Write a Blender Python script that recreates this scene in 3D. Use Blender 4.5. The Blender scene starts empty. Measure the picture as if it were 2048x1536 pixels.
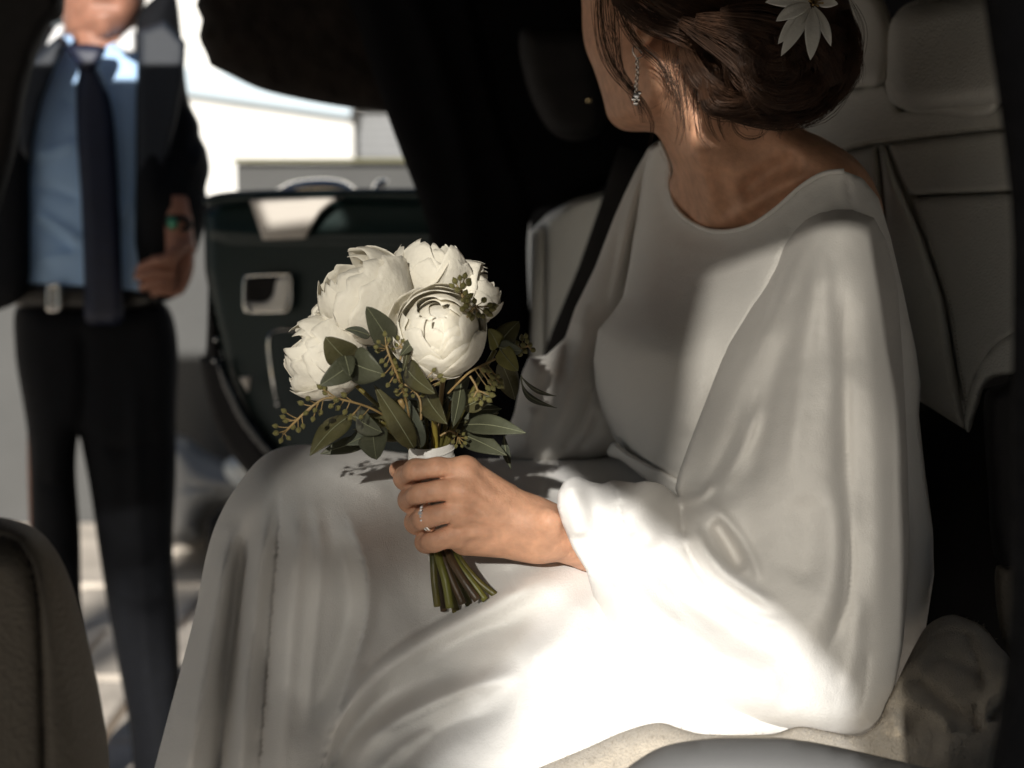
import bpy, bmesh, math, random
import numpy as np
from mathutils import Vector, Matrix, geometry
import openvdb

random.seed(7)
rng = np.random.default_rng(7)
S = bpy.context.scene
C = S.collection

# ------------------------------------------------------------------ camera
F_PX = 2048 * 50.0 / 36.0
PITCH = math.radians(9.0)
CAM = np.array([0.0, 0.0, 1.35])
RV = np.array([1.0, 0.0, 0.0])
FV = np.array([0.0, math.cos(PITCH), -math.sin(PITCH)])
UV = np.array([0.0, math.sin(PITCH), math.cos(PITCH)])
cam_d = bpy.data.cameras.new('camera')
cam_o = bpy.data.objects.new('camera', cam_d)
C.objects.link(cam_o)
cam_d.sensor_width = 36.0
cam_d.lens = 50.0
cam_d.clip_start = 0.02
cam_d.clip_end = 500.0
cam_d.dof.use_dof = True
cam_d.dof.focus_distance = 1.09
cam_d.dof.aperture_fstop = 5.0
cam_o.matrix_world = Matrix(((RV[0], UV[0], -FV[0], CAM[0]), (RV[1], UV[1], -FV[1], CAM[1]),
                             (RV[2], UV[2], -FV[2], CAM[2]), (0, 0, 0, 1)))
S.camera = cam_o

# ------------------------------------------------------------------ sky and sun
SUN_DIR = 0.16 * RV - 0.21 * UV + 0.95 * FV          # direction the light travels
SUN_DIR = SUN_DIR / np.linalg.norm(SUN_DIR)
to_sun = -SUN_DIR
SUN_EL = math.asin(to_sun[2])
SUN_AZ = math.atan2(to_sun[0], to_sun[1])             # clockwise from +Y
world = bpy.data.worlds.new('World')
S.world = world
world.use_nodes = True
wn = world.node_tree
wn.nodes.clear()
sky = wn.nodes.new('ShaderNodeTexSky')
sky.sky_type = 'NISHITA'
sky.sun_disc = False
sky.sun_elevation = SUN_EL
sky.sun_rotation = SUN_AZ
bg = wn.nodes.new('ShaderNodeBackground')
bg.inputs['Strength'].default_value = 0.03
wo = wn.nodes.new('ShaderNodeOutputWorld')
wn.links.new(sky.outputs[0], bg.inputs[0])
wn.links.new(bg.outputs[0], wo.inputs[0])
sun_d = bpy.data.lights.new('sun', 'SUN')
sun_d.energy = 5.0
sun_d.angle = math.radians(0.9)
sun_d.color = (1.0, 0.965, 0.90)
sun_o = bpy.data.objects.new('sun', sun_d)
C.objects.link(sun_o)
sun_o.rotation_mode = 'QUATERNION'
sun_o.rotation_quaternion = Vector(SUN_DIR).to_track_quat('-Z', 'Y')
sun_o.location = (-3, -6, 8)
S.view_settings.view_transform = 'Standard'
S.view_settings.look = 'None'
S.view_settings.exposure = 0.33
S.view_settings.gamma = 1.0
S.view_settings.use_curve_mapping = False

# ------------------------------------------------------------------ helpers
def P(u, v, d):
    """photo pixel (2048 x 1536) at depth d -> world point"""
    return CAM + FV * d + RV * ((u - 1024.0) / F_PX * d) - UV * ((v - 768.0) / F_PX * d)

def PA(u, v, d):
    u = np.asarray(u, float); v = np.asarray(v, float); d = np.asarray(d, float)
    return CAM + d[:, None] * FV + ((u - 1024) / F_PX * d)[:, None] * RV - ((v - 768) / F_PX * d)[:, None] * UV

def c2w(X):
    """camera metric coordinates (right, down, forward) -> world"""
    X = np.asarray(X, float)
    return CAM + X[:, 0:1] * RV - X[:, 1:2] * UV + X[:, 2:3] * FV

def cm(u, v, d):
    return np.array([(u - 1024.0) / F_PX * d, (v - 768.0) / F_PX * d, d])

MESHES = {}
def link(name, me, mat=None, parent=None):
    o = bpy.data.objects.new(name, me)
    C.objects.link(o)
    if mat is not None and me is not None and len(me.materials) == 0:
        me.materials.append(mat)
    if parent is not None:
        o.parent = parent
        if parent.type == 'EMPTY':
            o.matrix_parent_inverse = Matrix.Translation(-parent.location)
    return o

def mesh(name, verts, faces, smooth=True, fix=True):
    me = bpy.data.meshes.new(name)
    me.from_pydata([tuple(map(float, v)) for v in verts], [], [tuple(map(int, f)) for f in faces])
    if fix:
        bm = bmesh.new(); bm.from_mesh(me)
        bmesh.ops.recalc_face_normals(bm, faces=bm.faces)
        bm.to_mesh(me); bm.free()
    if smooth:
        me.polygons.foreach_set('use_smooth', [True] * len(me.polygons))
    me.update()
    return me

def empty(name, loc):
    o = bpy.data.objects.new(name, None)
    C.objects.link(o)
    o.location = tuple(map(float, loc))
    o.empty_display_size = 0.05
    return o

def tag(o, label=None, cat=None, group=None, kind=None):
    if label: o['label'] = label
    if cat: o['category'] = cat
    if group: o['group'] = group
    if kind: o['kind'] = kind
    return o

def catmull(pts, n=8, closed=True):
    p = np.asarray(pts, float)
    m = len(p)
    out = []
    segs = m if closed else m - 1
    t = np.linspace(0, 1, n, endpoint=False)[:, None]
    for i in range(segs):
        if closed:
            a, b, c, d = p[(i - 1) % m], p[i], p[(i + 1) % m], p[(i + 2) % m]
        else:
            a, b, c, d = p[max(i - 1, 0)], p[i], p[i + 1], p[min(i + 2, m - 1)]
        out.append(0.5 * (2 * b + (c - a) * t + (2 * a - 5 * b + 4 * c - d) * t ** 2 + (3 * b - a - 3 * c + d) * t ** 3))
    out = np.concatenate(out)
    if not closed:
        out = np.vstack([out, p[-1]])
    return out

def resample(p, step, closed=True):
    q = np.vstack([p, p[:1]]) if closed else p
    seg = np.linalg.norm(np.diff(q, axis=0), axis=1)
    s = np.concatenate([[0], np.cumsum(seg)])
    n = max(int(round(s[-1] / step)), 4)
    tt = np.linspace(0, s[-1], n, endpoint=False) if closed else np.linspace(0, s[-1], n + 1)
    return np.stack([np.interp(tt, s, q[:, k]) for k in range(q.shape[1])], 1)

def seg_dist(Q, poly, closed=True):
    """distance, signed side, parameter along of points Q to a polyline"""
    a = poly
    b = np.roll(poly, -1, 0) if closed else poly[1:]
    if not closed:
        a = poly[:-1]
    best = np.full(len(Q), 1e18); side = np.zeros(len(Q)); par = np.zeros(len(Q))
    n = len(a)
    for i in range(n):
        ab = b[i] - a[i]
        L2 = max(ab @ ab, 1e-12)
        ap = Q - a[i]
        t = np.clip((ap @ ab) / L2, 0, 1)
        dx = ap - t[:, None] * ab
        d2 = (dx * dx).sum(1)
        m = d2 < best
        best[m] = d2[m]
        side[m] = np.sign(ab[0] * ap[m, 1] - ab[1] * ap[m, 0])
        par[m] = (i + t[m]) / n
    return np.sqrt(best), side, par

def inside(Q, poly):
    x, y = Q[:, 0], Q[:, 1]
    res = np.zeros(len(Q), bool)
    a = poly; b = np.roll(poly, -1, 0)
    for i in range(len(a)):
        y0, y1 = a[i, 1], b[i, 1]
        if y0 == y1:
            continue
        c = ((y0 > y) != (y1 > y))
        xi = (b[i, 0] - a[i, 0]) * (y - y0) / (y1 - y0) + a[i, 0]
        res ^= c & (x < xi)
    return res

def tps(ctrl, smooth=1e-4):
    c = np.asarray(ctrl, float)
    uv = c[:, :2] / 500.0
    n = len(c)
    r2 = ((uv[:, None] - uv[None]) ** 2).sum(-1)
    K = np.where(r2 > 0, r2 * np.log(r2 + 1e-12), 0) + np.eye(n) * smooth
    A = np.zeros((n + 3, n + 3))
    A[:n, :n] = K; A[:n, n] = 1; A[:n, n + 1:] = uv
    A[n, :n] = 1; A[n + 1:, :n] = uv.T
    w = np.linalg.solve(A, np.concatenate([c[:, 2], [0, 0, 0]]))
    def f(u, v):
        q = np.stack([u, v], 1) / 500.0
        r2 = ((q[:, None] - uv[None]) ** 2).sum(-1)
        return np.where(r2 > 0, r2 * np.log(r2 + 1e-12), 0) @ w[:n] + w[n] + q @ w[n + 1:]
    return f

def plane_depth(p0, p1, p2):
    """depth function of the plane through three (u, v, d) points"""
    a, b, c = cm(*p0), cm(*p1), cm(*p2)
    nrm = np.cross(b - a, c - a)
    k = nrm @ a
    def f(u, v):
        x = (np.asarray(u, float) - 1024) / F_PX; y = (np.asarray(v, float) - 768) / F_PX
        return k / (nrm[0] * x + nrm[1] * y + nrm[2])
    return f

def wob(u, v, s, seed=0):
    """smooth pseudo noise -1..1 of wavelength about s"""
    r = np.random.default_rng(seed)
    o = np.zeros_like(u, dtype=float)
    for k in range(5):
        a = r.uniform(0, 6.28); f = 6.28 / s * r.uniform(0.6, 1.6); ph = r.uniform(0, 6.28)
        o += np.sin((u * math.cos(a) + v * math.sin(a)) * f + ph + 1.3 * np.sin((u * math.sin(a) - v * math.cos(a)) * f * 0.6 + ph * 2))
    return o / 5.0

def fold_sum(Q, folds, gain=1.0):
    """folds: (kind, points, width_px, amp_m[, taper]) -> metres towards the camera
       r ridge, n narrow crease, s one-sided flap (positive on the right hand of travel on screen)"""
    off = np.zeros(len(Q))
    for fo in folds:
        kind, pts, w, a = fo[:4]
        taper = fo[4] if len(fo) > 4 else 0.22
        line = resample(catmull(pts, 6, False), 14, False)
        lo = line.min(0) - w * 5; hi = line.max(0) + w * 5
        m = np.where(((Q >= lo) & (Q <= hi)).all(1))[0]
        if len(m) == 0:
            continue
        d, sd, t = seg_dist(Q[m], line, False)
        tp = np.clip(np.minimum(t, 1 - t) / max(taper, 1e-3), 0, 1)
        tp = tp * tp * (3 - 2 * tp)
        if taper < 0.01:
            tp = np.ones_like(tp)
        if kind == 'r':
            g = np.exp(-(d / w) ** 2)
        elif kind == 'n':
            g = np.exp(-(d / w))
        elif kind == 's':
            x = d * sd
            g = np.where(x > 0, np.exp(-x / (w * 2.2)), 0) * np.clip(x / 5.0 + 0.5, 0, 1)
        off[m] += gain * a * tp * g
    return off

def relief(name, pts, depth, R=0.03, W=60, step=8, back=None, folds=(), mat=None, parent=None,
           smooth=True, noise=(), bfolds=(), link_it=True, thin=None, gain=1.0):
    out = catmull(pts, 10) if smooth else np.asarray(pts, float)
    out = resample(out, step)
    lo, hi = out.min(0), out.max(0)
    gx = np.arange(lo[0], hi[0], step); gy = np.arange(lo[1], hi[1], step * 0.87)
    G = np.stack(np.meshgrid(gx, gy), -1)
    G[1::2, :, 0] += step * 0.5
    G = G.reshape(-1, 2)
    G = G[inside(G, out)]
    dd, _, _ = seg_dist(G, out)
    k = dd > step * 0.55
    G, dd = G[k], dd[k]
    nb = len(out)
    A = np.vstack([out, G])
    D = np.concatenate([np.zeros(nb), dd])
    res = geometry.delaunay_2d_cdt([Vector((float(x), float(y))) for x, y in A], [(i, (i + 1) % nb) for i in range(nb)], [], 1, 1e-4)
    V2 = np.array([[v.x, v.y] for v in res[0]])
    T = res[2]
    if len(V2) != len(A):
        dd2, _, _ = seg_dist(V2, out)
        D = dd2
        isb = D < 1e-3
    else:
        A = V2
        isb = np.arange(len(A)) < nb
    A = V2
    f = depth if callable(depth) else (tps(depth) if not np.isscalar(depth) else (lambda u, v: np.full(len(u), float(depth))))
    D0 = f(A[:, 0], A[:, 1])
    t = np.clip(D / W, 0, 1)
    q = np.sqrt(np.clip(1 - (1 - t) ** 2, 0, 1))
    q[isb] = 0
    if thin is not None:                       # an edge that lies flat instead of rolling back
        line, reach, keep = thin
        td, _, _ = seg_dist(A, resample(catmull(line, 6, False), 14, False), False)
        R = R * np.clip(td / reach, keep, 1)
        if back is not None:
            back = back * np.clip(td / reach, keep, 1)
    off = fold_sum(A, folds, gain)
    for (s, a, sd) in noise:
        off += a * wob(A[:, 0], A[:, 1], s, sd)
    ed = np.clip(D / max(min(W, 18), 1e-3), 0, 1)
    front = D0 + R * (1 - q) - off * ed
    B = R if back is None else back
    bo = fold_sum(A, bfolds) if len(bfolds) else 0.0
    bk = D0 + R + B * q + bo * ed
    bk = np.maximum(bk, front + 1e-5)
    n = len(A)
    Vf = PA(A[:, 0], A[:, 1], front)
    inner = np.where(~isb)[0]
    idx = np.full(n, -1); idx[isb] = np.where(isb)[0]; idx[inner] = n + np.arange(len(inner))
    Vb = PA(A[inner, 0], A[inner, 1], bk[inner])
    faces = [tuple(x) for x in T] + [tuple(int(idx[i]) for i in reversed(x)) for x in T]
    vs = np.vstack([Vf, Vb])
    if not link_it:
        return vs, faces
    me = mesh(name, vs, faces)
    return link(name, me, mat, parent)

def join(parts):
    vs, fs, o = [], [], 0
    for v, f in parts:
        vs.append(np.asarray(v)); fs += [tuple(i + o for i in x) for x in f]; o += len(v)
    return np.vstack(vs), fs

def tube(pts, rad, sides=8, caps=True, flat=None):
    """tube through world points; rad scalar or list"""
    p = np.asarray(pts, float); n = len(p)
    r = np.full(n, rad, float) if np.isscalar(rad) else np.asarray(rad, float)
    tan = np.gradient(p, axis=0)
    tan /= np.linalg.norm(tan, axis=1)[:, None] + 1e-12
    up = np.array([0.31, 0.52, 0.79]) if abs(tan[0] @ np.array([0.31, 0.52, 0.79])) < 0.9 else np.array([1.0, 0, 0])
    nx = np.cross(tan[0], up); nx /= np.linalg.norm(nx)
    vs = []
    ang = np.linspace(0, 2 * math.pi, sides, endpoint=False)
    for i in range(n):
        nx = nx - tan[i] * (nx @ tan[i]); nx /= np.linalg.norm(nx) + 1e-12
        ny = np.cross(tan[i], nx)
        ry = r[i] if flat is None else r[i] * flat
        vs.append(p[i] + np.cos(ang)[:, None] * nx * r[i] + np.sin(ang)[:, None] * ny * ry)
    vs = np.vstack(vs)
    fs = []
    for i in range(n - 1):
        for k in range(sides):
            k2 = (k + 1) % sides
            fs.append((i * sides + k, i * sides + k2, (i + 1) * sides + k2, (i + 1) * sides + k))
    if caps:
        fs.append(tuple(range(sides))[::-1]); fs.append(tuple((n - 1) * sides + k for k in range(sides)))
    return vs, fs

def pxtube(pts, rad, sides=8, n=6):
    """pts (u, v, d[, radius]) smoothed"""
    p = np.asarray(pts, float)
    q = catmull(p, n, False)
    w = PA(q[:, 0], q[:, 1], q[:, 2])
    r = q[:, 3] if p.shape[1] > 3 else rad
    return tube(w, r, sides)

def box(c, s, rot=None, bev=0.0, seg=2):
    bm = bmesh.new()
    bmesh.ops.create_cube(bm, size=1.0)
    for v in bm.verts:
        v.co = Vector((v.co.x * s[0], v.co.y * s[1], v.co.z * s[2]))
    if bev > 0:
        bmesh.ops.bevel(bm, geom=bm.edges[:], offset=bev, segments=seg, profile=0.5, affect='EDGES')
    M = Matrix.Translation(Vector(tuple(c)))
    if rot is not None:
        M = M @ (rot if isinstance(rot, Matrix) else Matrix.Rotation(rot, 4, 'Z'))
    bm.transform(M)
    vs = np.array([v.co[:] for v in bm.verts]); bm.verts.index_update()
    fs = [tuple(v.index for v in f.verts) for f in bm.faces]
    bm.free()
    return vs, fs

def add(name, vf, mat, parent=None, smooth=True):
    return link(name, mesh(name, vf[0], vf[1], smooth), mat, parent)

def smooth_edges(o, deg=35):
    bm = bmesh.new(); bm.from_mesh(o.data)
    for e in bm.edges:
        e.smooth = not (len(e.link_faces) == 2 and e.calc_face_angle(0) > math.radians(deg))
    bm.to_mesh(o.data); bm.free()
    return o

# ---- signed distance sculpting (camera metric coordinates)
def sd_cone(X, a, b, ra, rb):
    """distance to a round cone, linear radius approximation"""
    ab = b - a; L2 = ab @ ab
    t = np.clip(((X - a) @ ab) / L2, 0, 1)
    d = np.linalg.norm(X - a - t[..., None] * ab, axis=-1)
    return d - (ra + (rb - ra) * t)

def sd_ell(X, c, r, R=None):
    Y = X - c
    if R is not None:
        Y = Y @ R
    k0 = np.linalg.norm(Y / r, axis=-1); k1 = np.linalg.norm(Y / (r * r), axis=-1)
    return k0 * (k0 - 1.0) / (k1 + 1e-9)

def smin(a, b, k):
    h = np.clip(0.5 + 0.5 * (b - a) / k, 0, 1)
    return b * (1 - h) + a * h - k * h * (1 - h)

def voxel_mesh(fn, lo, hi, vs):
    lo = np.asarray(lo, float); hi = np.asarray(hi, float)
    n = np.ceil((hi - lo) / vs).astype(int) + 1
    ax = [lo[i] + vs * np.arange(n[i]) for i in range(3)]
    arr = np.empty(tuple(n), np.float32)
    for i in range(0, n[0], 16):
        X = np.stack(np.meshgrid(ax[0][i:i + 16], ax[1], ax[2], indexing='ij'), -1)
        arr[i:i + 16] = fn(X)
    g = openvdb.FloatGrid(1.0)
    g.copyFromArray(np.ascontiguousarray(arr))
    p, q = g.convertToQuads(0.0)
    V = lo + np.asarray(p, float) * vs
    return V, [tuple(map(int, f)) for f in q]

# ------------------------------------------------------------------ materials
def mat(name, col, rough=0.6, bump=None, var=0.0, varscale=20.0, metal=0.0, sss=0.0, sheen=0.0, spec=0.5, trans=0.0, sssr=(1, 0.35, 0.2), sscale=0.01, bump2=None, stretch=None, col2=None, coat=0.0):
    m = bpy.data.materials.new(name)
    m.use_nodes = True
    nt = m.node_tree
    b = nt.nodes['Principled BSDF']
    b.inputs['Base Color'].default_value = (*col, 1)
    b.inputs['Roughness'].default_value = rough
    b.inputs['Metallic'].default_value = metal
    b.inputs['Specular IOR Level'].default_value = spec
    b.inputs['Coat Weight'].default_value = coat
    if sss > 0:
        b.inputs['Subsurface Weight'].default_value = sss
        b.inputs['Subsurface Radius'].default_value = sssr
        b.inputs['Subsurface Scale'].default_value = sscale
    if sheen > 0:
        b.inputs['Sheen Weight'].default_value = sheen
        b.inputs['Sheen Roughness'].default_value = 0.4
    tc = nt.nodes.new('ShaderNodeTexCoord')
    src = tc.outputs['Object']
    if stretch:
        mp = nt.nodes.new('ShaderNodeMapping')
        mp.inputs['Scale'].default_value = stretch
        nt.links.new(src, mp.inputs[0]); src = mp.outputs[0]
    if var > 0 or col2:
        nz = nt.nodes.new('ShaderNodeTexNoise')
        nz.inputs['Scale'].default_value = varscale
        nz.inputs['Detail'].default_value = 6
        nt.links.new(src, nz.inputs['Vector'])
        rp = nt.nodes.new('ShaderNodeValToRGB')
        rp.color_ramp.elements[0].position = 0.3; rp.color_ramp.elements[1].position = 0.7
        c2 = col2 if col2 else tuple(min(1, c * (1 + var)) for c in col)
        c1 = col if col2 else tuple(c * (1 - var) for c in col)
        rp.color_ramp.elements[0].color = (*c1, 1); rp.color_ramp.elements[1].color = (*c2, 1)
        nt.links.new(nz.outputs[0], rp.inputs[0])
        nt.links.new(rp.outputs[0], b.inputs['Base Color'])
    prev = None
    for bp in (bump, bump2):
        if not bp:
            continue
        kind, scale, dist = bp
        if kind == 'noise':
            t = nt.nodes.new('ShaderNodeTexNoise'); t.inputs['Scale'].default_value = scale; t.inputs['Detail'].default_value = 4
            o = t.outputs[0]
        elif kind == 'cell':
            t = nt.nodes.new('ShaderNodeTexVoronoi'); t.inputs['Scale'].default_value = scale
            t.feature = 'SMOOTH_F1'
            o = t.outputs['Distance']
        else:
            t = nt.nodes.new('ShaderNodeTexWave'); t.inputs['Scale'].default_value = scale; t.inputs['Distortion'].default_value = 3.0
            o = t.outputs[1]
        nt.links.new(src, t.inputs['Vector'])
        bn = nt.nodes.new('ShaderNodeBump')
        bn.inputs['Strength'].default_value = 1.0
        bn.inputs['Distance'].default_value = dist
        nt.links.new(o, bn.inputs['Height'])
        if prev:
            nt.links.new(prev.outputs[0], bn.inputs['Normal'])
        prev = bn
    if prev:
        nt.links.new(prev.outputs[0], b.inputs['Normal'])
    if trans > 0:
        tr = nt.nodes.new('ShaderNodeBsdfTranslucent')
        tr.inputs[0].default_value = (*col, 1)
        mx = nt.nodes.new('ShaderNodeMixShader'); mx.inputs[0].default_value = trans
        out = nt.nodes['Material Output']
        nt.links.new(b.outputs[0], mx.inputs[1]); nt.links.new(tr.outputs[0], mx.inputs[2])
        nt.links.new(mx.outputs[0], out.inputs[0])
    return m

M_DRESS = mat('white_crepe', (0.79, 0.775, 0.75), 0.85, ('noise', 1300, 0.0005), 0.03, 9, sheen=0.1, spec=0.1, bump2=('noise', 420, 0.0003))
M_SLEEVE = mat('white_chiffon', (0.80, 0.78, 0.75), 0.85, ('noise', 1300, 0.0005), 0.03, 9, sheen=0.1, spec=0.1, trans=0.12, bump2=('noise', 420, 0.0003))
M_SKIN = mat('skin', (0.55, 0.30, 0.19), 0.52, ('noise', 800, 0.0003), 0.16, 90, sss=0.2, sscale=0.005, spec=0.35, bump2=('noise', 260, 0.0005))
M_MANSKIN = mat('weathered_skin', (0.34, 0.16, 0.105), 0.5, ('noise', 300, 0.0006), 0.2, 40, sss=0.15, sscale=0.006)
M_HAIR = mat('dark_brown_hair', (0.046, 0.022, 0.012), 0.5, None, 0.5, 90, spec=0.4)
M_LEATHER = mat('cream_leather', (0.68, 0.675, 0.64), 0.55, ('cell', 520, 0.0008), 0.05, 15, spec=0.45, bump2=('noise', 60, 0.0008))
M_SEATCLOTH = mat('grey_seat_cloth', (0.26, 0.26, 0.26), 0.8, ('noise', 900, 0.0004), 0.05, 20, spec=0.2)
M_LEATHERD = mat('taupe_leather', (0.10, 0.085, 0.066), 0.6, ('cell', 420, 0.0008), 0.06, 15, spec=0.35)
M_BLACK = mat('black_trim', (0.012, 0.011, 0.012), 0.7, ('noise', 500, 0.0006), 0.2, 40, spec=0.3)
M_PILLAR = mat('matt_black_pillar', (0.004, 0.004, 0.005), 0.95, ('noise', 500, 0.0006), 0.2, 40, spec=0.08)
M_LINING = mat('dark_brown_lining', (0.016, 0.012, 0.010), 0.9, ('noise', 160, 0.004), 0.3, 30, spec=0.2)
M_GREEN = mat('green_door_leather', (0.003, 0.016, 0.016), 0.42, ('cell', 300, 0.0006), 0.1, 20, spec=0.5)
M_CHROME = mat('chrome', (0.82, 0.82, 0.80), 0.12, None, metal=1.0)
M_SILVER = mat('silver', (0.85, 0.82, 0.78), 0.18, None, metal=1.0)
M_PETAL = mat('peony_petal', (0.92, 0.885, 0.79), 0.6, ('noise', 160, 0.0012), 0.06, 45, trans=0.32, spec=0.25, sheen=0.1)
M_HPETAL = mat('hair_flower_petal', (0.88, 0.88, 0.86), 0.5, ('noise', 300, 0.0006), 0.05, 80, trans=0.3, spec=0.3)
M_LEAF = mat('eucalyptus_leaf', (0.062, 0.066, 0.040), 0.5, ('noise', 260, 0.0006), 0.25, 50, trans=0.12, spec=0.4)
M_LEAF2 = mat('grey_green_leaf', (0.085, 0.095, 0.070), 0.55, ('noise', 260, 0.0008), 0.3, 40, trans=0.1, spec=0.35)
M_LEAF3 = mat('olive_leaf', (0.075, 0.070, 0.030), 0.42, ('noise', 240, 0.0008), 0.35, 45, trans=0.15, spec=0.45)
M_LEAFY = mat('yellow_green_leaf', (0.19, 0.18, 0.055), 0.5, ('noise', 260, 0.0006), 0.3, 60, trans=0.2, spec=0.4)
M_VEIN = mat('leaf_vein', (0.20, 0.21, 0.13), 0.5)
M_STEM = mat('cut_stem', (0.035, 0.042, 0.010), 0.42, ('noise', 200, 0.0006), 0.4, 70, col2=(0.15, 0.12, 0.025), stretch=(1, 1, 0.25))
M_TWIG = mat('twig', (0.28, 0.19, 0.075), 0.5, ('noise', 300, 0.0004), 0.25, 80)
M_BERRY = mat('seed_berry', (0.16, 0.145, 0.045), 0.4, ('noise', 300, 0.0005), 0.3, 120, spec=0.5)
M_RIBBON = mat('white_satin_ribbon', (0.75, 0.73, 0.69), 0.35, ('noise', 900, 0.0003), 0.03, 30, spec=0.5)
def glass_mat(name, tint, gloss=0.06):
    m = bpy.data.materials.new(name); m.use_nodes = True
    nt = m.node_tree; nt.nodes.remove(nt.nodes['Principled BSDF'])
    t = nt.nodes.new('ShaderNodeBsdfTransparent'); t.inputs[0].default_value = (*tint, 1)
    g = nt.nodes.new('ShaderNodeBsdfGlossy'); g.inputs['Roughness'].default_value = 0.02
    mx = nt.nodes.new('ShaderNodeMixShader'); mx.inputs[0].default_value = gloss
    nt.links.new(t.outputs[0], mx.inputs[1]); nt.links.new(g.outputs[0], mx.inputs[2])
    nt.links.new(mx.outputs[0], nt.nodes['Material Output'].inputs[0])
    return m
M_TINT = glass_mat('tinted_glass', (0.56, 0.55, 0.53))
M_TINT2 = glass_mat('pale_tinted_glass', (0.90, 0.89, 0.87))
M_SUIT = mat('black_suit_wool', (0.0035, 0.004, 0.006), 0.85, ('noise', 700, 0.0004), 0.2, 50, spec=0.25)
M_LAPEL = mat('black_satin_lapel', (0.012, 0.016, 0.024), 0.65, None, 0.1, 50, spec=0.5)
M_SHIRT = mat('pale_blue_shirt', (0.44, 0.66, 0.97), 0.6, ('noise', 500, 0.0004), 0.03, 20, sheen=0.1)
M_COLLAR = mat('white_shirt_collar', (0.8, 0.8, 0.8), 0.6)
M_TIE = mat('navy_tie', (0.008, 0.012, 0.035), 0.5, ('noise', 600, 0.0004), 0.15, 50)
M_BELT = mat('black_belt', (0.012, 0.010, 0.009), 0.35)
M_GOLD = mat('brass', (0.75, 0.60, 0.35), 0.25, None, metal=1.0)
M_FLEECE = mat('cream_fleece', (0.66, 0.58, 0.47), 0.95, ('noise', 700, 0.002), 0.08, 60, sheen=0.5, spec=0.1)
M_GROUND = mat('pale_paving', (0.70, 0.62, 0.53), 0.85, ('noise', 60, 0.004), 0.25, 5)
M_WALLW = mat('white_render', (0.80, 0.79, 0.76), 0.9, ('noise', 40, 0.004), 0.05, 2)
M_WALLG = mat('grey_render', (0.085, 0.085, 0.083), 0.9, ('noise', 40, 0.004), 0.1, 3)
M_SHUTTER = mat('grey_shutter_metal', (0.19, 0.195, 0.20), 0.5, None, 0.06, 6)
# ================================================================== ground and background
def sheet(name, x0, x1, y0, y1, z, n, m, amp=0.0):
    xs = np.linspace(x0, x1, n); ys = np.linspace(y0, y1, n)
    X, Y = np.meshgrid(xs, ys)
    Z = z + amp * wob(X.ravel(), Y.ravel(), 9.0, 3)
    vs = np.stack([X.ravel(), Y.ravel(), Z], 1)
    fs = [(j * n + i, j * n + i + 1, (j + 1) * n + i + 1, (j + 1) * n + i) for j in range(n - 1) for i in range(n - 1)]
    o = link(name, mesh(name, vs, fs), m)
    return tag(o, kind='structure')
ground = sheet('ground', -120, 120, -120, 120, 0.0, 41, M_GROUND)

def wall_slab(name, x0, x1, y0, y1, z0, z1, m, parent=None, bev=0.0):
    return add(name, box(((x0 + x1) / 2, (y0 + y1) / 2, (z0 + z1) / 2), (x1 - x0, y1 - y0, z1 - z0), None, bev), m, parent, smooth=False)

# paving slabs seen between and beside the man's legs
def slab_rows():
    base = box((0, 0, 0.0), (0.385, 0.385, 0.05), None, 0.008, 1)
    me = mesh('paving_stone', *base, smooth=False)
    me.materials.append(M_GROUND)
    k = 0
    for j in range(9):
        for i in range(9):
            x = -1.95 + i * 0.4 + (0.2 if j % 2 else 0); y = 2.5 + j * 0.4
            o = link('paving_stone', me, None, ground)
            o.location = (x, y, 0.004 + random.uniform(-0.004, 0.006))
            o.rotation_euler = (random.uniform(-.008, .008), random.uniform(-.008, .008), random.uniform(-.012, .012))
slab_rows()

# low grey wall behind the man
lw = empty('garden_wall', (-0.7, 5.2, 0))
tag(lw, 'low grey rendered wall in shade behind the man and the open door', 'wall')
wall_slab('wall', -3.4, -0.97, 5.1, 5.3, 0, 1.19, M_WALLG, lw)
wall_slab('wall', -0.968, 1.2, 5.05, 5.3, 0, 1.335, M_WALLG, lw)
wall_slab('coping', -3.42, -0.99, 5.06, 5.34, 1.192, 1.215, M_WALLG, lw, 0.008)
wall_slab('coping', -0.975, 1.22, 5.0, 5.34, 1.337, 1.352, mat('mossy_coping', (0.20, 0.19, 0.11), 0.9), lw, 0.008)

# white building beyond, with a grey roller shutter
wb = empty('white_building', (-1.0, 9.0, 0))
tag(wb, 'sunlit white rendered building with a grey roller shutter beyond the low wall', 'building')
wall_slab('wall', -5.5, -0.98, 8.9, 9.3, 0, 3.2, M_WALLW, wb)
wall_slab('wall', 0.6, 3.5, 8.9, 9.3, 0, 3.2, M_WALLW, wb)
wall_slab('lintel', -0.978, 0.598, 8.92, 9.3, 1.66, 3.2, M_WALLW, wb)
wall_slab('eaves_board', -5.6, 3.6, 8.7, 8.895, 3.0, 3.2, M_WALLW, wb)
for i in range(14):
    wall_slab('shutter_slat', -0.976, 0.596, 9.02 + 0.0, 9.06, 0.98 + i * 0.048, 0.98 + i * 0.048 + 0.043, M_SHUTTER, wb)
wall_slab('shutter_panel', -0.976, 0.596, 9.065, 9.1, 0, 1.655, M_SHUTTER, wb)

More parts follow.
